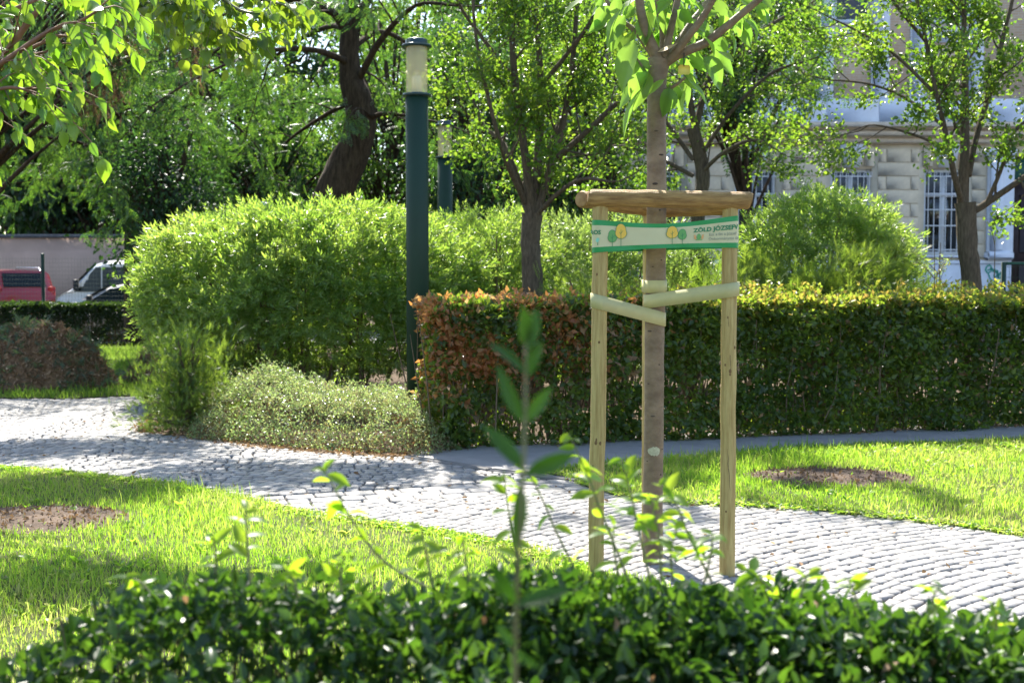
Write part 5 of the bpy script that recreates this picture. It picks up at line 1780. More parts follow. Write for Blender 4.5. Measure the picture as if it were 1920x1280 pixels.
for k, (a, b) in enumerate(LV):
    dz = ry.uniform(-.32, .30)
    pa = W(a[0], a[1], YD + dz) - yoff; pb = W(b[0], b[1], YD + dz + ry.uniform(-.07, .05)) - yoff
    L = max(np.linalg.norm(pb - pa) * ry.uniform(1.0, 1.12), .10)
    bi = int(np.argmin([np.min(np.linalg.norm(B - pa, axis=1)) for _, B in bo]))
    o = link('leaf', young_leaf[k % 5], bo[bi][0])
    rot_to(o, pa, pb - pa, unit(np.array([ry.normal(0, .5), -.55 + ry.normal(0, .4), .8])), L)
for k in range(46):
    bi = ry.randint(0, 7); ob, B = bo[bi]
    q = B[ry.randint(3, 12)] + np.array([ry.normal(0, .10), ry.uniform(.0, .34), ry.normal(0, .07)])
    o = link('leaf', young_leaf[k % 5], ob)
    rot_to(o, q, unit(np.array([np.sign(q[0] - pts[-1][0]) * .5 + ry.normal(0, .5), ry.normal(0, .5), -.75])), unit(np.array([ry.normal(0, .4), -.4 + ry.normal(0, .4), 1])), ry.uniform(.11, .17))
# the crown goes on above
for bi, (ob, B) in enumerate(bo[:7]):
    tip = B[-1]
    for k in range(13):
        q = tip + np.array([ry.normal(0, .14), ry.normal(0, .14), ry.uniform(-.1, .5)])
        o = link('leaf', young_leaf[k % 5], ob)
        rot_to(o, q, unit(np.array([ry.normal(0, .8), ry.normal(0, .8), -.5])), unit(np.array([ry.normal(0, .4), ry.normal(0, .4), 1])), ry.uniform(.12, .19))
# dry leaf caught in the fork
M['leaf_tan'] = solid('leaf_tan', (.42, .28, .14), .7, var=.15, vscale=20)
gg = Geo(); tv, tf = T_big(out_y, .25, .3, 2); gg.add(tv, tf)
dl = gg.obj('fallen_leaf', M['leaf_tan'], None, label='dry tan leaf caught in the fork of the young tree', category='leaf')
rot_to(dl, W(1233, 98, YD - .08), np.array([1, -.1, .12]), np.array([.1, -.5, 1]), .115)
# yellow plant tag
tg = thing('plant_tag', 'small yellow plant tag hanging from the young tree branch', 'tag', None, tuple(W(1283, 125, YD - .09)))
g = Geo(); pxs = 1 / Ky
octo = np.array([(-11, -6), (-8, -9), (8, -9), (11, -6), (11, 6), (8, 9), (-8, 9), (-11, 6)]) * pxs
V = np.concatenate([np.stack([octo[:, 0], np.full(8, -.001), octo[:, 1] - 6 * pxs], 1), np.stack([octo[:, 0], np.full(8, .001), octo[:, 1] - 6 * pxs], 1)])
g.V.append(V); g.n = 16; g.F.append(np.array([[0, 1, 2, 3, 4, 5, 6, 7]])); g.F.append(np.array([[15, 14, 13, 12, 11, 10, 9, 8]])); g.F.append(np.array([[k, (k + 1) % 8, 8 + (k + 1) % 8, 8 + k] for k in range(8)]))
g.obj('tag_plate', M['tag_yellow'], tg)
g = Geo(); g.tube([(-.002, 0, 0), (-.002, .0, .03), (0, .01, .075)], .003, 5); g.obj('cable_tie', M['black'], tg)

# stake frame
FD = 6.28
KF = FPX / FD
fr = thing('tree_stake_frame', 'three round wooden stakes joined at the top by round logs around the young tree', 'tree guard', None, (W(1240, 520, FD)[0], FD, 0))
foff = np.array([fr.location.x, FD, 0])
sl_top, sl_bot = W(1126, 385, FD) - foff, W(1117, 1083, FD) - foff
sr_top, sr_bot = W(1369, 385, FD) - foff, W(1363, 1083, FD) - foff
RD = FD + .62
sb_top, sb_bot = W(1217, 395, RD) - foff, W(1214, 1030, RD) - foff
SR = .0415
rf = np.random.RandomState(8)


M['knot'] = solid('knot', (.24, .14, .05), .8, c2=(.10, .055, .02), vscale=120)


def line_at0(a, b, z):
    return b + (a - b) * ((z - b[2]) / (a[2] - b[2]))


def stake(a, b, r_):
    b = b.copy(); b[2] = -.02
    m = 14
    P = np.linspace(b, a, m) + np.stack([rf.normal(0, .0012, m), rf.normal(0, .0012, m), np.zeros(m)], 1)
    g = Geo(); g.tube(P, r_ * (1 + rf.normal(0, .012, m)), 22, True)
    o = g.obj('stake', M['stake'], fr, smooth=True)
    md = o.modifiers.new('s', 'EDGE_SPLIT'); md.split_angle = R(50)
    return o


s1 = stake(sl_top, sl_bot, SR); s2 = stake(sr_top, sr_bot, SR); s3 = stake(sb_top, sb_bot, .036)
for (ob, cxp, Dd) in ((s1, 1121, FD), (s2, 1366, FD)):
    for _ in range(6):
        pyk = rf.uniform(500, 1020); dxk = rf.uniform(-.7, .7)
        q = W(cxp, pyk, Dd) - foff
        axl = line_at0(sl_top, sl_bot, q[2]) if ob is s1 else line_at0(sr_top, sr_bot, q[2])
        ang = math.asin(dxk); nn = np.array([math.sin(ang), -math.cos(ang), 0]); tt = np.array([math.cos(ang), math.sin(ang), 0])
        kw, kh = rf.uniform(.004, .008), rf.uniform(.006, .013)
        gg = Geo(); gg.lathe([(0, .0025), (.55, .002), (1, -.001)], sides=12)
        V = gg.V[0]; V2 = axl + nn * (SR + .0004) + V[:, 0:1] * kw * tt + V[:, 1:2] * kh * UP + V[:, 2:3] * nn
        g2 = Geo(); g2.add(V2, gg.F[0]); g2.obj('knot', M['knot'], ob)
# drying cracks on the stakes
for (ob, a, b) in ((s2, (1366, 590), (1370, 700)), (s2, (1364, 840), (1368, 920)), (s1, (1128, 480), (1126, 520)), (s1, (1124, 640), (1123, 700))):
    pts = np.array([W(a[0] + (b[0] - a[0]) * f + rf.normal(0, .7), a[1] + (b[1] - a[1]) * f, FD - SR + .0005) - foff for f in np.linspace(0, 1, 9)])
    g = Geo(); w = .0016 * np.sin(np.linspace(.1, 3.0, 9))
    g.grid(np.stack([pts - np.outer(w, [1, 0, 0]), pts + np.outer(w, [1, 0, 0])], 1)); g.obj('crack', M['scar'], ob)


def log_mesh(L, r_, seed):
    r = np.random.RandomState(seed)
    m = 16
    xs = np.concatenate([[-L / 2, -L / 2 + .012], np.linspace(-L / 2 + .02, L / 2 - .02, m - 4), [L / 2 - .012, L / 2]])
    P = np.stack([xs, np.zeros(m), r.normal(0, .0012, m)], 1)
    rr = np.full(m, r_) * (1 + r.normal(0, .012, m)); rr[0] *= .86; rr[-1] *= .86
    g = Geo(); g.tube(P, rr, 24, False)
    return g, rr


def put_log(name, a, b, r_, seed):
    a, b = np.array(a), np.array(b)
    L = np.linalg.norm(b - a)
    g, rr = log_mesh(L, r_, seed)
    o = g.obj(name, M['log'], fr, smooth=True)
    c = (a + b) / 2
    o.location = c
    d = (b - a) / L
    o.rotation_euler = (0, -math.asin(d[2]), math.atan2(d[1], d[0]))
    for s in (-1, 1):
        e = Geo(); e.lathe([(0, .004), (rr[0] * .7, .003), (rr[0], 0)], sides=24)
        V = e.V[0]; V2 = np.stack([s * (L / 2 + V[:, 2]), V[:, 0], V[:, 1]], 1)
        e2 = Geo(); e2.add(V2, e.F[0]); e2.obj('log_end', M['log_end'], o)
    return o


zt_ = sl_top[2]
za = (W(1100, 374, FD) - foff)[2]
la = W(1103, 371, FD - .02) - foff; lb = W(1408, 376, FD - .02) - foff
lA = put_log('crossbar', la, lb, .0465, 1)
# two more logs run back to the rear stake
back = sb_top.copy(); back[2] = za + .006
p1 = W(1094, 371, FD + .03) - foff
put_log('crossbar', p1 + np.array([-.01, .03, -.004]), back + np.array([.04, .07, -.02]), .046, 2)
put_log('crossbar', sr_top * np.array([1, 1, 0]) + np.array([.01, .05, za - .036]), back + np.array([-.02, .03, -.03]), .043, 3)
# bolt heads
for (a, b) in ((1379, 372), (1122, 366)):
    q = W(a, b, FD - .068) - foff
    g = Geo(); g.lathe([(0, .004), (.005, .004), (.006, 0)], sides=10)
    V = g.V[0]; e2 = Geo(); e2.add(np.stack([q[0] + V[:, 0], q[1] - V[:, 2], q[2] + V[:, 1]], 1), g.F[0]); e2.obj('screw', M['lamp_louvre'], lA)


# ribbons round round things
def hull_loop(circles, off, n=40):
    """Outline of a belt wrapped round several circles (x, y, r)."""
    pts = []
    for (x, y, r_) in circles:
        a = np.linspace(0, 2 * np.pi, n, endpoint=False)
        pts.append(np.stack([x + (r_ + off) * np.cos(a), y + (r_ + off) * np.sin(a)], 1))
    P = np.concatenate(pts)
    P = P[np.lexsort((P[:, 1], P[:, 0]))]
    def half(Q):
        h = []
        for p in Q:
            while len(h) >= 2 and np.cross(h[-1] - h[-2], p - h[-2]) <= 0:
                h.pop()
            h.append(p)
        return h
    lo, hi = half(P), half(P[::-1])
    H = np.array(lo[:-1] + hi[:-1])
    # resample so that straight runs have points too
    out = []
    for i in range(len(H)):
        a, b = H[i], H[(i + 1) % len(H)]
        k = max(1, int(np.linalg.norm(b - a) / .02))
        out += [a + (b - a) * j / k for j in range(k)]
    return np.array(out)


def belt(name, label, category, circles, zfun, width, mat, off=.003, thick=.004, group=None):
    H = hull_loop(circles, off)
    z = np.array([zfun(p[0], p[1]) for p in H])
    c = unit(np.roll(H, -1, 0) - np.roll(H, 1, 0)); nn = np.stack([c[:, 1], -c[:, 0]], 1)
    inn, outp = H, H + nn * thick
    g = Geo()
    rows = []
    for (Q, dz) in ((inn, 0), (outp, 0), (outp, width), (inn, width), (inn, 0)):
        rows.append(np.concatenate([Q, (z + dz)[:, None]], 1))
    A = np.array(rows); A = np.concatenate([A, A[:, :1]], 1)
    g.grid(A)
    return g.obj(name, mat, None, smooth=False, label=label, category=category, **({'group': group} if group else {}))


def line_at(a, b, z):
    t = (z - b[2]) / (a[2] - b[2])
    return b + (a - b) * t


def trunk_at(z):
    return np.array([np.interp(z, P[:, 2], P[:, 0]), np.interp(z, P[:, 2], P[:, 1])]) + yoff[:2], np.interp(z, P[:, 2], rad)


def zpx(py, D):
    return W(960, py, D)[2]


# tie from the left stake down to the trunk
sl = (line_at(sl_top, sl_bot, 1.4) + foff)[:2]; srr = (line_at(sr_top, sr_bot, 1.5) + foff)[:2]; sbk = (line_at(sb_top, sb_bot, 1.5) + foff)[:2]
tc, tr_ = trunk_at(1.35)
zl, zr_ = zpx(580, FD), zpx(607, YD)
belt('tree_tie', 'pale rubber strap from the left stake sloping down to the trunk', 'strap', [(sl[0], sl[1], SR), (tc[0], tc[1], tr_)],
     lambda x, y: zl + (zr_ - zl) * np.clip((x - sl[0]) / (tc[0] - sl[0]), -.15, 1.15), .077, M['strap'], .002, .004, 'rubber straps tying the young tree')
tc, tr_ = trunk_at(1.47)
zl2, zr2 = zpx(575, YD), zpx(557, FD)
belt('tree_tie', 'pale rubber strap from the trunk rising to the right stake', 'strap', [(srr[0], srr[1], SR), (tc[0], tc[1], tr_)],
     lambda x, y: zl2 + (zr2 - zl2) * np.clip((x - tc[0]) / (srr[0] - tc[0]), -.15, 1.15), .076, M['strap'], .007, .004, 'rubber straps tying the young tree')
tc, tr_ = trunk_at(1.56)
zz0 = zpx(549, YD)
belt('tree_tie', 'pale rubber strap wrapped level round the trunk and rear stake', 'strap', [(sbk[0], sbk[1], .036), (tc[0], tc[1], tr_)],
     lambda x, y: zz0 + .012 * (y - YD), .070, M['strap'], .002, .004, 'rubber straps tying the young tree')

# printed banner
sl = (line_at(sl_top, sl_bot, 1.8) + foff)[:2]; srr = (line_at(sr_top, sr_bot, 1.8) + foff)[:2]; sbk = (line_at(sb_top, sb_bot, 1.8) + foff)[:2]
ban = thing('printed_banner', 'cream and green printed ribbon banner wrapped around the stakes below the crossbar', 'banner', None, (0, 0, 0))
xl, xr = sl[0] - SR, srr[0] + SR
z_tl, z_tr, z_bl, z_br = zpx(412, FD - SR), zpx(404, FD - SR), zpx(474, FD - SR), zpx(465, FD - SR)


def btop(x):
    t = np.clip((x - xl) / (xr - xl), 0, 1)
    return z_tl + (z_tr - z_tl) * t - .032 * np.sin(np.pi * t) ** 1.3


def bbot(x):
    t = np.clip((x - xl) / (xr - xl), 0, 1)
    return z_bl + (z_br - z_bl) * t + .012 * np.sin(np.pi * t)


H = hull_loop([(sl[0], sl[1], SR), (srr[0], srr[1], SR), (sbk[0], sbk[1], .036)], .003)
Hc = np.concatenate([H, H[:1]])
for nm, f0, f1, mt in (('green_border', 0.0, .165, 'band_green'), ('cream_field', .165, .835, 'band_cream'), ('green_border', .835, 1.0, 'band_green')):
    rows = []
    for f in np.linspace(f0, f1, 4):
        z = bbot(Hc[:, 0]) * (1 - f) + btop(Hc[:, 0]) * f
        wob = .0025 * np.sin(f * 6 + Hc[:, 0] * 14)
        rows.append(np.stack([Hc[:, 0], Hc[:, 1] - np.abs(wob), z], 1))
    g = Geo(); g.grid(np.array(rows)); g.obj(nm, M[mt], ban)
# front outline for mapping print: arc length along the front side
fy = min(sl[1], srr[1]) - SR


def map_print(u_px, v):
    """u in photo pixels across the front, v 0..1 up the ribbon."""
    x = W(u_px, 440, FD - SR)[0] if np.isscalar(u_px) else np.array([W(a, 440, FD - SR)[0] for a in u_px])
    x = np.asarray(x, float)
    y = np.full(x.shape, fy - .0075)
    for (cx_, cy_) in (sl, srr):
        s_ = 1 if cx_ == srr[0] else -1
        m = (x - cx_) * s_ > 0
        over = np.clip(np.abs(x - cx_) / (SR + .0055), 0, 1)
        y = np.where(m, cy_ - np.sqrt(np.maximum(0, (SR + .0055) ** 2 * (1 - over ** 2))) - .002, y)
    z = bbot(x) * (1 - v) + btop(x) * v
    return np.stack([x, y, z], -1)


def print_text(txt, u0, v0, hpx, mat, bold=0.0, name='lettering', stretch=1.0, clip=None):
    cu = bpy.data.curves.new('txt', 'FONT')
    cu.body = txt; cu.size = 1.0; cu.offset = bold; cu.resolution_u = 2
    tmp = bpy.data.objects.new('txt', cu); COL.objects.link(tmp)
    dg = bpy.context.evaluated_depsgraph_get(); dg.update()
    me = bpy.data.meshes.new_from_object(tmp.evaluated_get(dg))
    bpy.data.objects.remove(tmp, do_unlink=True)
    co = np.zeros(len(me.vertices) * 3); me.vertices.foreach_get('co', co); co = co.reshape(-1, 3)
    u = u0 + co[:, 0] * hpx / .70 * stretch
    if clip:
        u = np.clip(u, *clip)
    v = v0 + co[:, 1] * hpx / .70 / 61.0
    me.vertices.foreach_set('co', map_print(u, v).astype(np.float32).ravel())
    me.materials.clear(); me.materials.append(mat); me.update()
    return link(name, me, ban)


print_text('ZÖLD JÓZSEFV', 1300, .585, 8.6, M['ink_green'], .035, stretch=1.02, clip=(1100, 1387.6))
print_text('Ezt a fát a József', 1329, .415, 5.8, M['ink_grey'], 0, stretch=.96, clip=(1100, 1387.6))
print_text('Önkormányzat ült', 1328, .265, 5.8, M['ink_grey'], 0, stretch=.96, clip=(1100, 1387.6))
print_text('ROS', 1106, .56, 7.6, M['ink_green'], .035, clip=(1108.8, 1400))


def print_shape(pts, mat, name, lift=0.0):
    q = np.array(pts, float)
    Pm = map_print(q[:, 0], q[:, 1]); Pm[:, 1] -= lift
    g = Geo(); c = Pm.mean(0); n_ = len(Pm)
    g.add(np.vstack([c[None], Pm]), np.array([[0, 1 + k, 1 + (k + 1) % n_] for k in range(n_)]))
    return g.obj(name, mat, ban)


def blob(cx, v0, v1, w, seed=0):
    a = np.linspace(0, 2 * np.pi, 36, endpoint=False)
    vv = (v0 + v1) / 2 + np.sin(a) * (v1 - v0) / 2
    t = (vv - v0) / (v1 - v0)
    ww = w / 2 * (1.02 - .22 * t - .12 * np.exp(-((t - .58) / .12) ** 2))
    return np.stack([cx + np.cos(a) * ww, vv], 1)


def printed_tree(cx, v0, v1, w, mat, lift):
    bl = blob(cx, v0, v1, w)
    oc = bl.mean(0)
    print_shape(oc + (bl - oc) * np.array([1.09, 1.05]), M['ink_green'], 'tree_outline', lift)
    print_shape(bl, mat, 'tree_print', lift + .0007)
    for (a, b, c, d) in ((cx, .14, cx, v0 + .62 * (v1 - v0)), (cx, v0 + .3 * (v1 - v0), cx - 3.4, v0 + .44 * (v1 - v0)), (cx, v0 + .36 * (v1 - v0), cx + 4, v0 + .55 * (v1 - v0))):
        print_shape([(a - .45, b), (a + .45, b), (c + .35, d), (c - .35, d)], M['ink_green'], 'tree_print', lift + .0014)


printed_tree(1148, .30, .70, 18, M['print_green'], .0)
printed_tree(1164, .42, .92, 23, M['print_yellow'], .0025)
printed_tree(1279, .33, .74, 17, M['print_green'], .0)
printed_tree(1260, .40, .88, 24, M['print_yellow'], .0025)
print_shape(blob(1310, .30, .52, 9), M['print_green'], 'emblem_print')
for s in (-1, 1):
    print_shape([(1310 + s * 5, .30), (1310 + s * 8.5, .34), (1310 + s * 9, .50), (1310 + s * 6.5, .47), (1310 + s * 5, .40)], M['print_orange'], 'emblem_print')
print_shape([(1303, .28), (1317, .28), (1315, .31), (1305, .31)], M['print_green'], 'emblem_print', .0007)
print_shape([(1117, .34), (1121, .30), (1124, .40), (1121, .46), (1118, .42)], M['print_mint'], 'emblem_print')
print_shape([(1120, .22), (1121.2, .22), (1121, .32), (1120.2, .32)], M['ink_green'], 'emblem_print', .0007)


# ------------------------------------------------------------------ overhanging branches, top left
out_ch = [(0, .02), (.06, .10), (.2, .23), (.4, .29), (.58, .26), (.74, .17), (.87, .08), (1, .003)]
out_li = [(0, .10), (.06, .30), (.2, .42), (.4, .45), (.6, .37), (.78, .22), (.9, .10), (1, .004)]


def leaf_variants(outline, mat, k=4, fold=.18, curl=-.12):
    res = []
    for i in range(k):
        gg = Geo(); tv, tf = T_big([(u, w * (.88 + .08 * i)) for u, w in outline], fold + .08 * i, curl - .09 * i, 2, .04)
        gg.add(tv, tf); gg.tube([(-.22, 0, .03), (0, 0, 0)], [.014, .016], 3, False)
        res.append(gg.mesh('leaf', mat, True))
    return res


def overhang(name, label, loc, limbs, D, lm, lsize, seed, nleaf, outline, bark, crown, side_len=.35, droop=.6):
    r = np.random.RandomState(seed)
    t = thing(name, label, 'tree', 'trees overhanging from the left', loc)
    off = np.array(loc)
    wood = Geo()
    H = crown['z']
    wood.tube(bez([(0, 0, 0), (.05, .03, H * .35), (.1, 0, H * .7), (.15, .05, H)], 12), np.linspace(crown['tr'], crown['tr'] * .5, 12), 12, True, .06, r)
    for k in range(12):
        a = r.uniform(0, 6.28)
        e = np.array([crown['c'][0] + math.cos(a) * crown['r'][0] * .8, crown['c'][1] + math.sin(a) * crown['r'][1] * .8, crown['c'][2] + r.uniform(-.3, .5) * crown['r'][2]]) - off
        b = np.array([.1, 0, H * r.uniform(.6, 1)])
        wood.tube(bez([b, (b + e) / 2 + UP * .3, e], 8), np.linspace(crown['tr'] * .4, .015, 8), 6, False)
    wood.obj('trunk', bark, t, smooth=True)
    # unseen crown above the picture, shaped and placed for the shade it casts
    n = crown['n']
    nc = crown.get('clumps', 40)
    shade_lobes = crown.get('shade_lobes', [(crown['c'], crown['r'], 1.0)])
    C = np.concatenate([rand_dirs(r, int(nc * wgt)) * (r.uniform(.2, 1, int(nc * wgt)) ** .5)[:, None] * np.array(rad_) + np.array(c_) - off for c_, rad_, wgt in shade_lobes])
    nc = len(C)
    idx = r.randint(0, nc, n)
    pos = C[idx] + r.normal(size=(n, 3)) * np.array([1, 1, .62]) * crown.get('sig', .42)
    g = Geo(); g.scatter(T_hex(.8, .15, -.1), pos, rand_dirs(r, n, (0, 0, -.5)), rand_dirs(r, n, (0, 0, 1), 1.0), lsize * r.uniform(.8, 1.2, n)); g.obj('crown', M['leaf_crown'], t)
    mv = leaf_variants(outline, lm)
    leafT = T_big(outline, .2, -.15, 1)
    total = 0
    per = nleaf // len(limbs)
    for pl in limbs:
        pp = [W(a, b, D + d) - off for a, b, c, d in pl]
        m = 16
        B = bez(pp, m)
        rr = np.interp(np.linspace(0, len(pl) - 1, m), np.arange(len(pl)), [c * D / FPX for a, b, c, d in pl])
        w = Geo(); w.tube(B, rr, 6, True)
        spots = []
        L = np.linalg.norm(np.diff(B, axis=0), axis=1).sum()
        for k in range(max(3, int(L / .065))):
            i = r.randint(3, m - 1)
            q = B[i]; dd = unit(unit(B[i] - B[i - 1]) * .7 + np.array([r.normal(0, .6), r.normal(0, .5), r.normal(-.15, .35)]))
            LL = side_len * r.uniform(.5, 1.1)
            S = bez([q, q + dd * LL * .5 + UP * .02, q + dd * LL - UP * .08 * droop], 6)
            w.tube(S, np.linspace(.0035, .0015, 6), 4, False)
            for j in range(1, 6):
                spots.append((S[j], unit(S[j] - S[j - 1]), j))
        spots.append((B[-1], unit(B[-1] - B[-2]), 1))
        bo_ = w.obj('branch', M['twig_green'] if lm is M['leaf_linden'] else M['stem_red'], t, smooth=True)
        r.shuffle(spots)
        if len(spots) > per:
            ex = spots[per:per + 70]
            gx = Geo(); Q = np.array([e[0] for e in ex]); A = np.array([e[1] for e in ex])
            gx.scatter((leafT[0], leafT[1]), Q, A * .5 + r.normal(0, .45, Q.shape) - UP * droop, rand_dirs(r, len(Q), (0, -.4, .8), 1.2), lsize * r.uniform(.75, 1.15, len(Q)))
            gx.obj('foliage', M['leaf_crown'], bo_, kind='stuff')
        for (q, dd, j) in spots[:per]:
            s_ = (-1) ** j
            ax = unit(dd * .55 + np.array([s_ * r.uniform(.1, .6), r.normal(0, .35), -droop * r.uniform(.5, 1.5)]))
            o = link('leaf', mv[r.randint(len(mv))], bo_)
            rot_to(o, q + ax * lsize * .2, ax, unit(np.array([r.normal(0, .45), r.normal(-.35, .4), .8])), lsize * r.uniform(.75, 1.2))


CD = 4.9
overhang('cherry_tree', 'tree with long pointed drooping leaves reaching in at the top left corner', (-3.6, 5.3, 0),
         [[(-220, 260, 14, .4), (-60, 190, 10, .2), (40, 60, 7, 0), (110, -30, 4, 0)], [(-120, 190, 6, 0), (0, 120, 5, -.1), (90, 60, 4, -.15), (150, 40, 3, -.2), (190, 15, 2, -.2)],
          [(-120, 210, 6, .3), (0, 130, 5, .2), (60, 90, 4, .2), (130, 62, 2, .2)], [(-140, 240, 6, 0), (-40, 170, 5, .1), (40, 112, 3, .1), (100, 95, 2, .1)],
          [(-150, 260, 5, -.3), (-60, 190, 4, -.2), (10, 165, 3, -.2), (55, 170, 2, -.2)], [(-60, 60, 6, .2), (20, 20, 4, .2), (100, -10, 3, .3), (170, -20, 2, .3)]],
         CD, M['leaf_cherry'], .082, 51, 280, out_ch, M['bark_pear'], {'z': 5.2, 'tr': .13, 'c': (-.9, 5.6, 6.1), 'r': (2.4, .5, .4), 'n': 5200, 'clumps': 60, 'sig': .22, 'shade_lobes': [((-2.6, 5.2, 5.6), (1.4, .8, .7), .6), ((-.8, 5.05, 6.1), (.8, .42, .35), .4)]})
LD = 8.6
overhang('linden_tree', 'linden with rounded bright leaves hanging in along the top edge at left', (-6.6, 11.6, 0),
         [[(60, -160, 8, 1.0), (180, -60, 6, .3), (300, 0, 4, 0), (380, 30, 3, 0), (440, 60, 2, -.1), (495, 85, 1.5, -.1)], [(250, -80, 6, .2), (380, -30, 4, .1), (450, 20, 3, .1), (515, 25, 2, .1)],
          [(200, -90, 6, -.2), (330, -20, 4, -.2), (400, 40, 3, -.2), (470, 105, 1.5, -.2)], [(120, -80, 5, .3), (200, -20, 3, .3), (260, 0, 2, .3), (300, 10, 1.5, .3)], [(300, -60, 5, .4), (430, -25, 4, .4), (500, 0, 3, .4), (540, 12, 2, .4)]],
         LD, M['leaf_linden'], .088, 52, 260, out_li, M['bark_pear'], {'z': 6.0, 'tr': .2, 'c': (-4.5, 13.6, 6.9), 'r': (2.3, 1.8, 1.3), 'n': 12500, 'clumps': 105, 'sig': .22, 'shade_lobes': [((-5.0, 15.9, 6.6), (1.3, .5, .4), .27), ((-3.0, 14.5, 6.6), (1.25, .46, .4), .28), ((-4.7, 13.6, 6.6), (1.0, .55, .4), .22), ((-3.5, 11.2, 6.6), (.8, .32, .35), .12)]}, .34, .75)

# ------------------------------------------------------------------ foreground hedge
rh = np.random.RandomState(77)
fh = thing('foreground_hedge', 'out of focus glossy green hedge along the bottom of the picture', 'hedge', None, (0, 2.3, 0))
fo = np.array([0, 2.3, 0])


def fh_top(x, y):
    px = 960 + x / y * FPX
    ye = np.interp(px, [-200, 0, 120, 240, 400, 560, 700, 850, 960, 1100, 1250, 1400, 1600, 1750, 1920, 2100], [1275, 1250, 1195, 1118, 1082, 1105, 1120, 1100, 1072, 1084, 1104, 1118, 1140, 1160, 1192, 1230])
    z = CAMZ - (ye - 520) / FPX * 2.52
    return z + .05 * noise2(x, y, 3, 7) + .02 * noise2(x, y, 13, 19) - .03 * np.clip((y - 2.5) / .15, 0, 1) ** 2 - .05 * np.clip((2.34 - y) / .1, 0, 1) ** 2


n = 34000
x = rh.uniform(-1.45, 1.45, n)
yn = 2.26 + .09 * noise2(x, x * .3, 6, 5)
y = yn + rh.uniform(-.05, .42, n)
front = rh.uniform(size=n) < .62
y = np.where(front, yn + rh.normal(.03, .09, n), y)
dens = np.interp(960 + x / y * FPX, [0, 300, 700, 950, 1920], [.34, .40, .58, 1.0, 1.0])
k = rh.uniform(size=n) < dens
x, y, front = x[k], y[k], front[k]; n = len(x)
top = fh_top(x, y)
z = np.where(front, top - rh.uniform(0, 1, n) ** 1.2 * .55, top - np.abs(rh.normal(0, 1, n)) * .07 + .01)
pos = np.stack([x, y, z], 1) - fo
ax = unit(rh.normal(0, .65, (n, 3)) + UP * .45)
nr = unit(rh.normal(0, .7, (n, 3)) + UP * .7)
sz = .036 * rh.uniform(.6, 1.3, n)
pl_t = [T_hex(.5, .2, -.1), T_hex(.44, .3, -.2), T_hex(.56, .12, .05)]
score = np.where((z > top - .06) & (np.abs(x / y) < .43), sz / y, 0)
pick = np.argsort(-score)[:210]
mask = np.ones(n, bool); mask[pick] = False
g = Geo(); w = rh.randint(0, 3, n)
for q in range(3):
    m = mask & (w == q)
    g.scatter(pl_t[q], pos[m], ax[m], nr[m], sz[m])
g.obj('foliage', M['leaf_privet'], fh, kind='stuff')
out_pr = [(0, .02), (.08, .10), (.25, .21), (.5, .245), (.72, .19), (.88, .09), (1, .004)]
mv = leaf_variants(out_pr, M['leaf_privet_one'], 4, .2, -.12)
for i in pick:
    o = link('leaf', mv[i % 4], fh)
    rot_to(o, pos[i], ax[i], nr[i], sz[i])
g = Geo()
for _ in range(220):
    xx, yy = rh.uniform(-1.4, 1.4), rh.uniform(2.42, 2.62)
    zt2 = fh_top(xx, yy)
    b = np.array([xx, yy, 0.0]) - fo; e = np.array([xx + rh.normal(0, .08), yy + rh.normal(0, .08), zt2 - .01]) - fo
    g.tube([b, (b + e) / 2 + rh.normal(0, .03, 3), e], [.006, .004, .002], 4, False)
g.obj('stems', M['twig'], fh)
# dry leaves caught in it
dk = rh.choice(n, 60)
g = Geo(); g.scatter(pl_t[0], pos[dk] + np.array([0, 0, .015]), ax[dk], nr[dk], sz[dk]); g.obj('dead_leaves', M['leaf_dead'], fh)

sv = leaf_variants(out_pr, M['leaf_shoot_lit'], 4, .2, -.18)
# pixel polylines of the shoots that rise from the hedge
SH = [(2.38, [(800, 1100), (720, 1052), (660, 975), (622, 905), (606, 878)], 9), (2.5, [(985, 1110), (962, 1010), (950, 930), (945, 885)], 8), (2.45, [(1180, 1090), (1128, 960), (1098, 880), (1066, 812)], 11),
      (2.45, [(1220, 1090), (1195, 980), (1182, 920), (1165, 860)], 10), (2.45, [(1335, 1090), (1292, 1005), (1268, 945), (1236, 908)], 10), (2.4, [(1322, 1090), (1334, 1030), (1336, 1000)], 5),
      (2.35, [(812, 1100), (800, 1040), (790, 990)], 7), (2.3, [(470, 1090), (463, 1010), (460, 955)], 6), (2.4, [(405, 1090), (404, 1040), (400, 1005)], 6), (2.4, [(1240, 1090), (1235, 1000), (1218, 930)], 8),
      (2.5, [(1090, 1090), (1045, 1000), (1010, 920), (985, 880)], 7), (2.4, [(1450, 1110), (1420, 1080), (1395, 1068)], 5), (2.3, [(1610, 1140), (1600, 1105), (1590, 1085)], 4), (2.3, [(1755, 1150), (1750, 1120), (1762, 1098)], 4),
      (2.3, [(1500, 1120), (1508, 1090), (1516, 1075)], 4), (2.3, [(640, 1110), (640, 1060), (655, 1030)], 6), (2.25, [(1868, 1180), (1866, 1150), (1860, 1130)], 4), (2.45, [(880, 1090), (872, 1040), (868, 1005)], 5),
      (2.35, [(290, 1120), (262, 1090), (235, 1082)], 5), (2.2, [(560, 1120), (548, 1080), (530, 1060)], 5), (2.5, [(1160, 1080), (1150, 1020), (1152, 985)], 7), (2.5, [(1262, 1090), (1258, 1030), (1272, 985)], 6)]
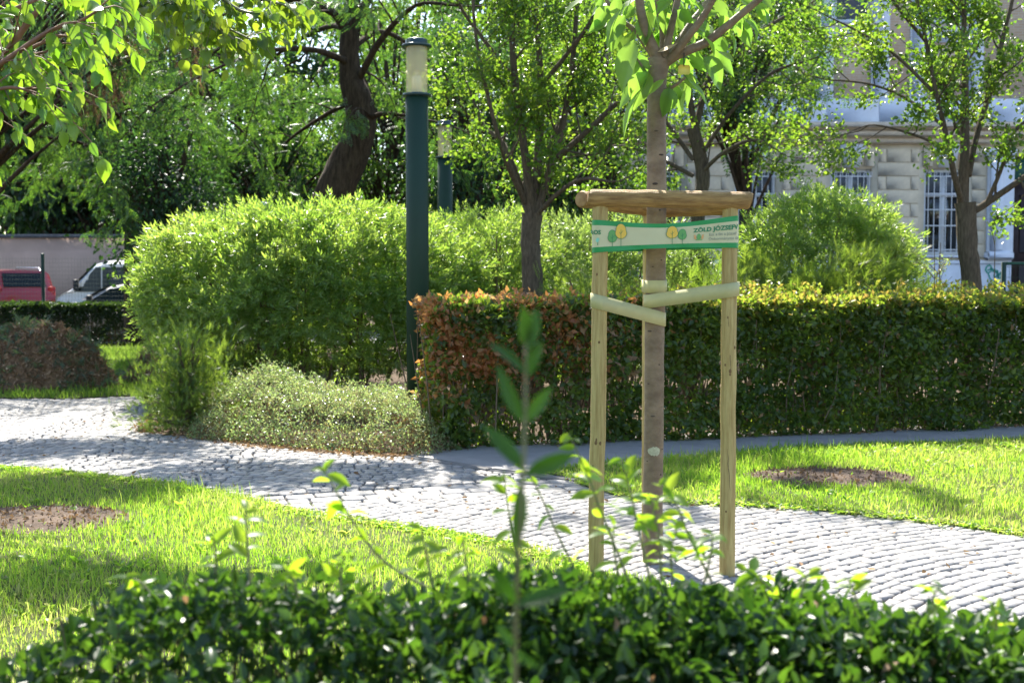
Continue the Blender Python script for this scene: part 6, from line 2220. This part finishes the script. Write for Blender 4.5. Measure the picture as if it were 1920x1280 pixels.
for (D, pl, nl) in SH:
    nl = int(nl * 1.5)
    pp = [W(a, b, D) - fo for a, b in pl]
    B = bez(pp, 14)
    g = Geo(); g.tube(B, np.linspace(.0032, .0012, 14), 5, True); so = g.obj('shoot', M['twig_green'], fh, smooth=True)
    for k in range(nl):
        f = .22 + .78 * k / (nl - 1); i = min(int(f * 13), 12)
        q = B[i]; d = unit(B[i + 1] - B[i])
        s_ = (-1) ** k
        axx = unit(d * rh.uniform(.1, .6) + np.array([s_ * rh.uniform(.5, 1), rh.normal(0, .5), rh.normal(-.15, .4)]))
        o = link('leaf', sv[k % 4], so)
        rot_to(o, q, axx, unit(np.array([rh.normal(0, .5), rh.normal(-.2, .5), .8])), rh.uniform(.032, .054) * (1.0 if f < .9 else .7))
    o = link('leaf', sv[1], so); rot_to(o, B[-1], unit(B[-1] - B[-2] + rh.normal(0, .02, 3)), np.array([.3, -.6, .6]), .03)

# the single tall blurred shoot close to the lens
ND = 1.32
B = bez([W(965, 1330, ND + .1) - fo, W(968, 1150, ND + .05) - fo, W(975, 1000, ND) - fo, W(984, 820, ND) - fo, W(986, 690, ND) - fo, W(985, 600, ND) - fo], 24)
g = Geo(); g.tube(B, np.linspace(.0042, .0014, 24), 7, True); so = g.obj('shoot', M['twig_green'], fh, smooth=True, label='tall blurred shoot nearest the camera')
for (a, b, w_) in [((986, 650), (978, 575), .62), ((988, 655), (1006, 580), .6), ((986, 700), (925, 634), .42), ((988, 705), (1020, 640), .62), ((986, 795), (926, 688), .36), ((988, 790), (1034, 726), .5),
                   ((982, 880), (912, 792), .44), ((985, 888), (1078, 850), .5), ((975, 905), (972, 1028), .42), ((966, 1130), (924, 1048), .42), ((968, 1135), (1072, 1100), .45), ((966, 1210), (930, 1170), .5), ((966, 1220), (1010, 1250), .5)]:
    pa, pb = W(a[0], a[1], ND) - fo, W(b[0], b[1], ND + rh.uniform(-.02, .02)) - fo
    L = np.linalg.norm(pb - pa) * 1.04
    gg = Geo(); tv, tf = T_big([(u, ww * w_ * .66 / .49) for u, ww in out_pr], .3, rh.uniform(-.25, .05), 2, .03); gg.add(tv, tf)
    o = link('leaf', gg.mesh('leaf', M['leaf_shoot_shaded'], True), so)
    rot_to(o, pa, pb - pa, unit(np.array([rh.normal(0, .55), -.8, .45 + rh.normal(0, .3)])), L)
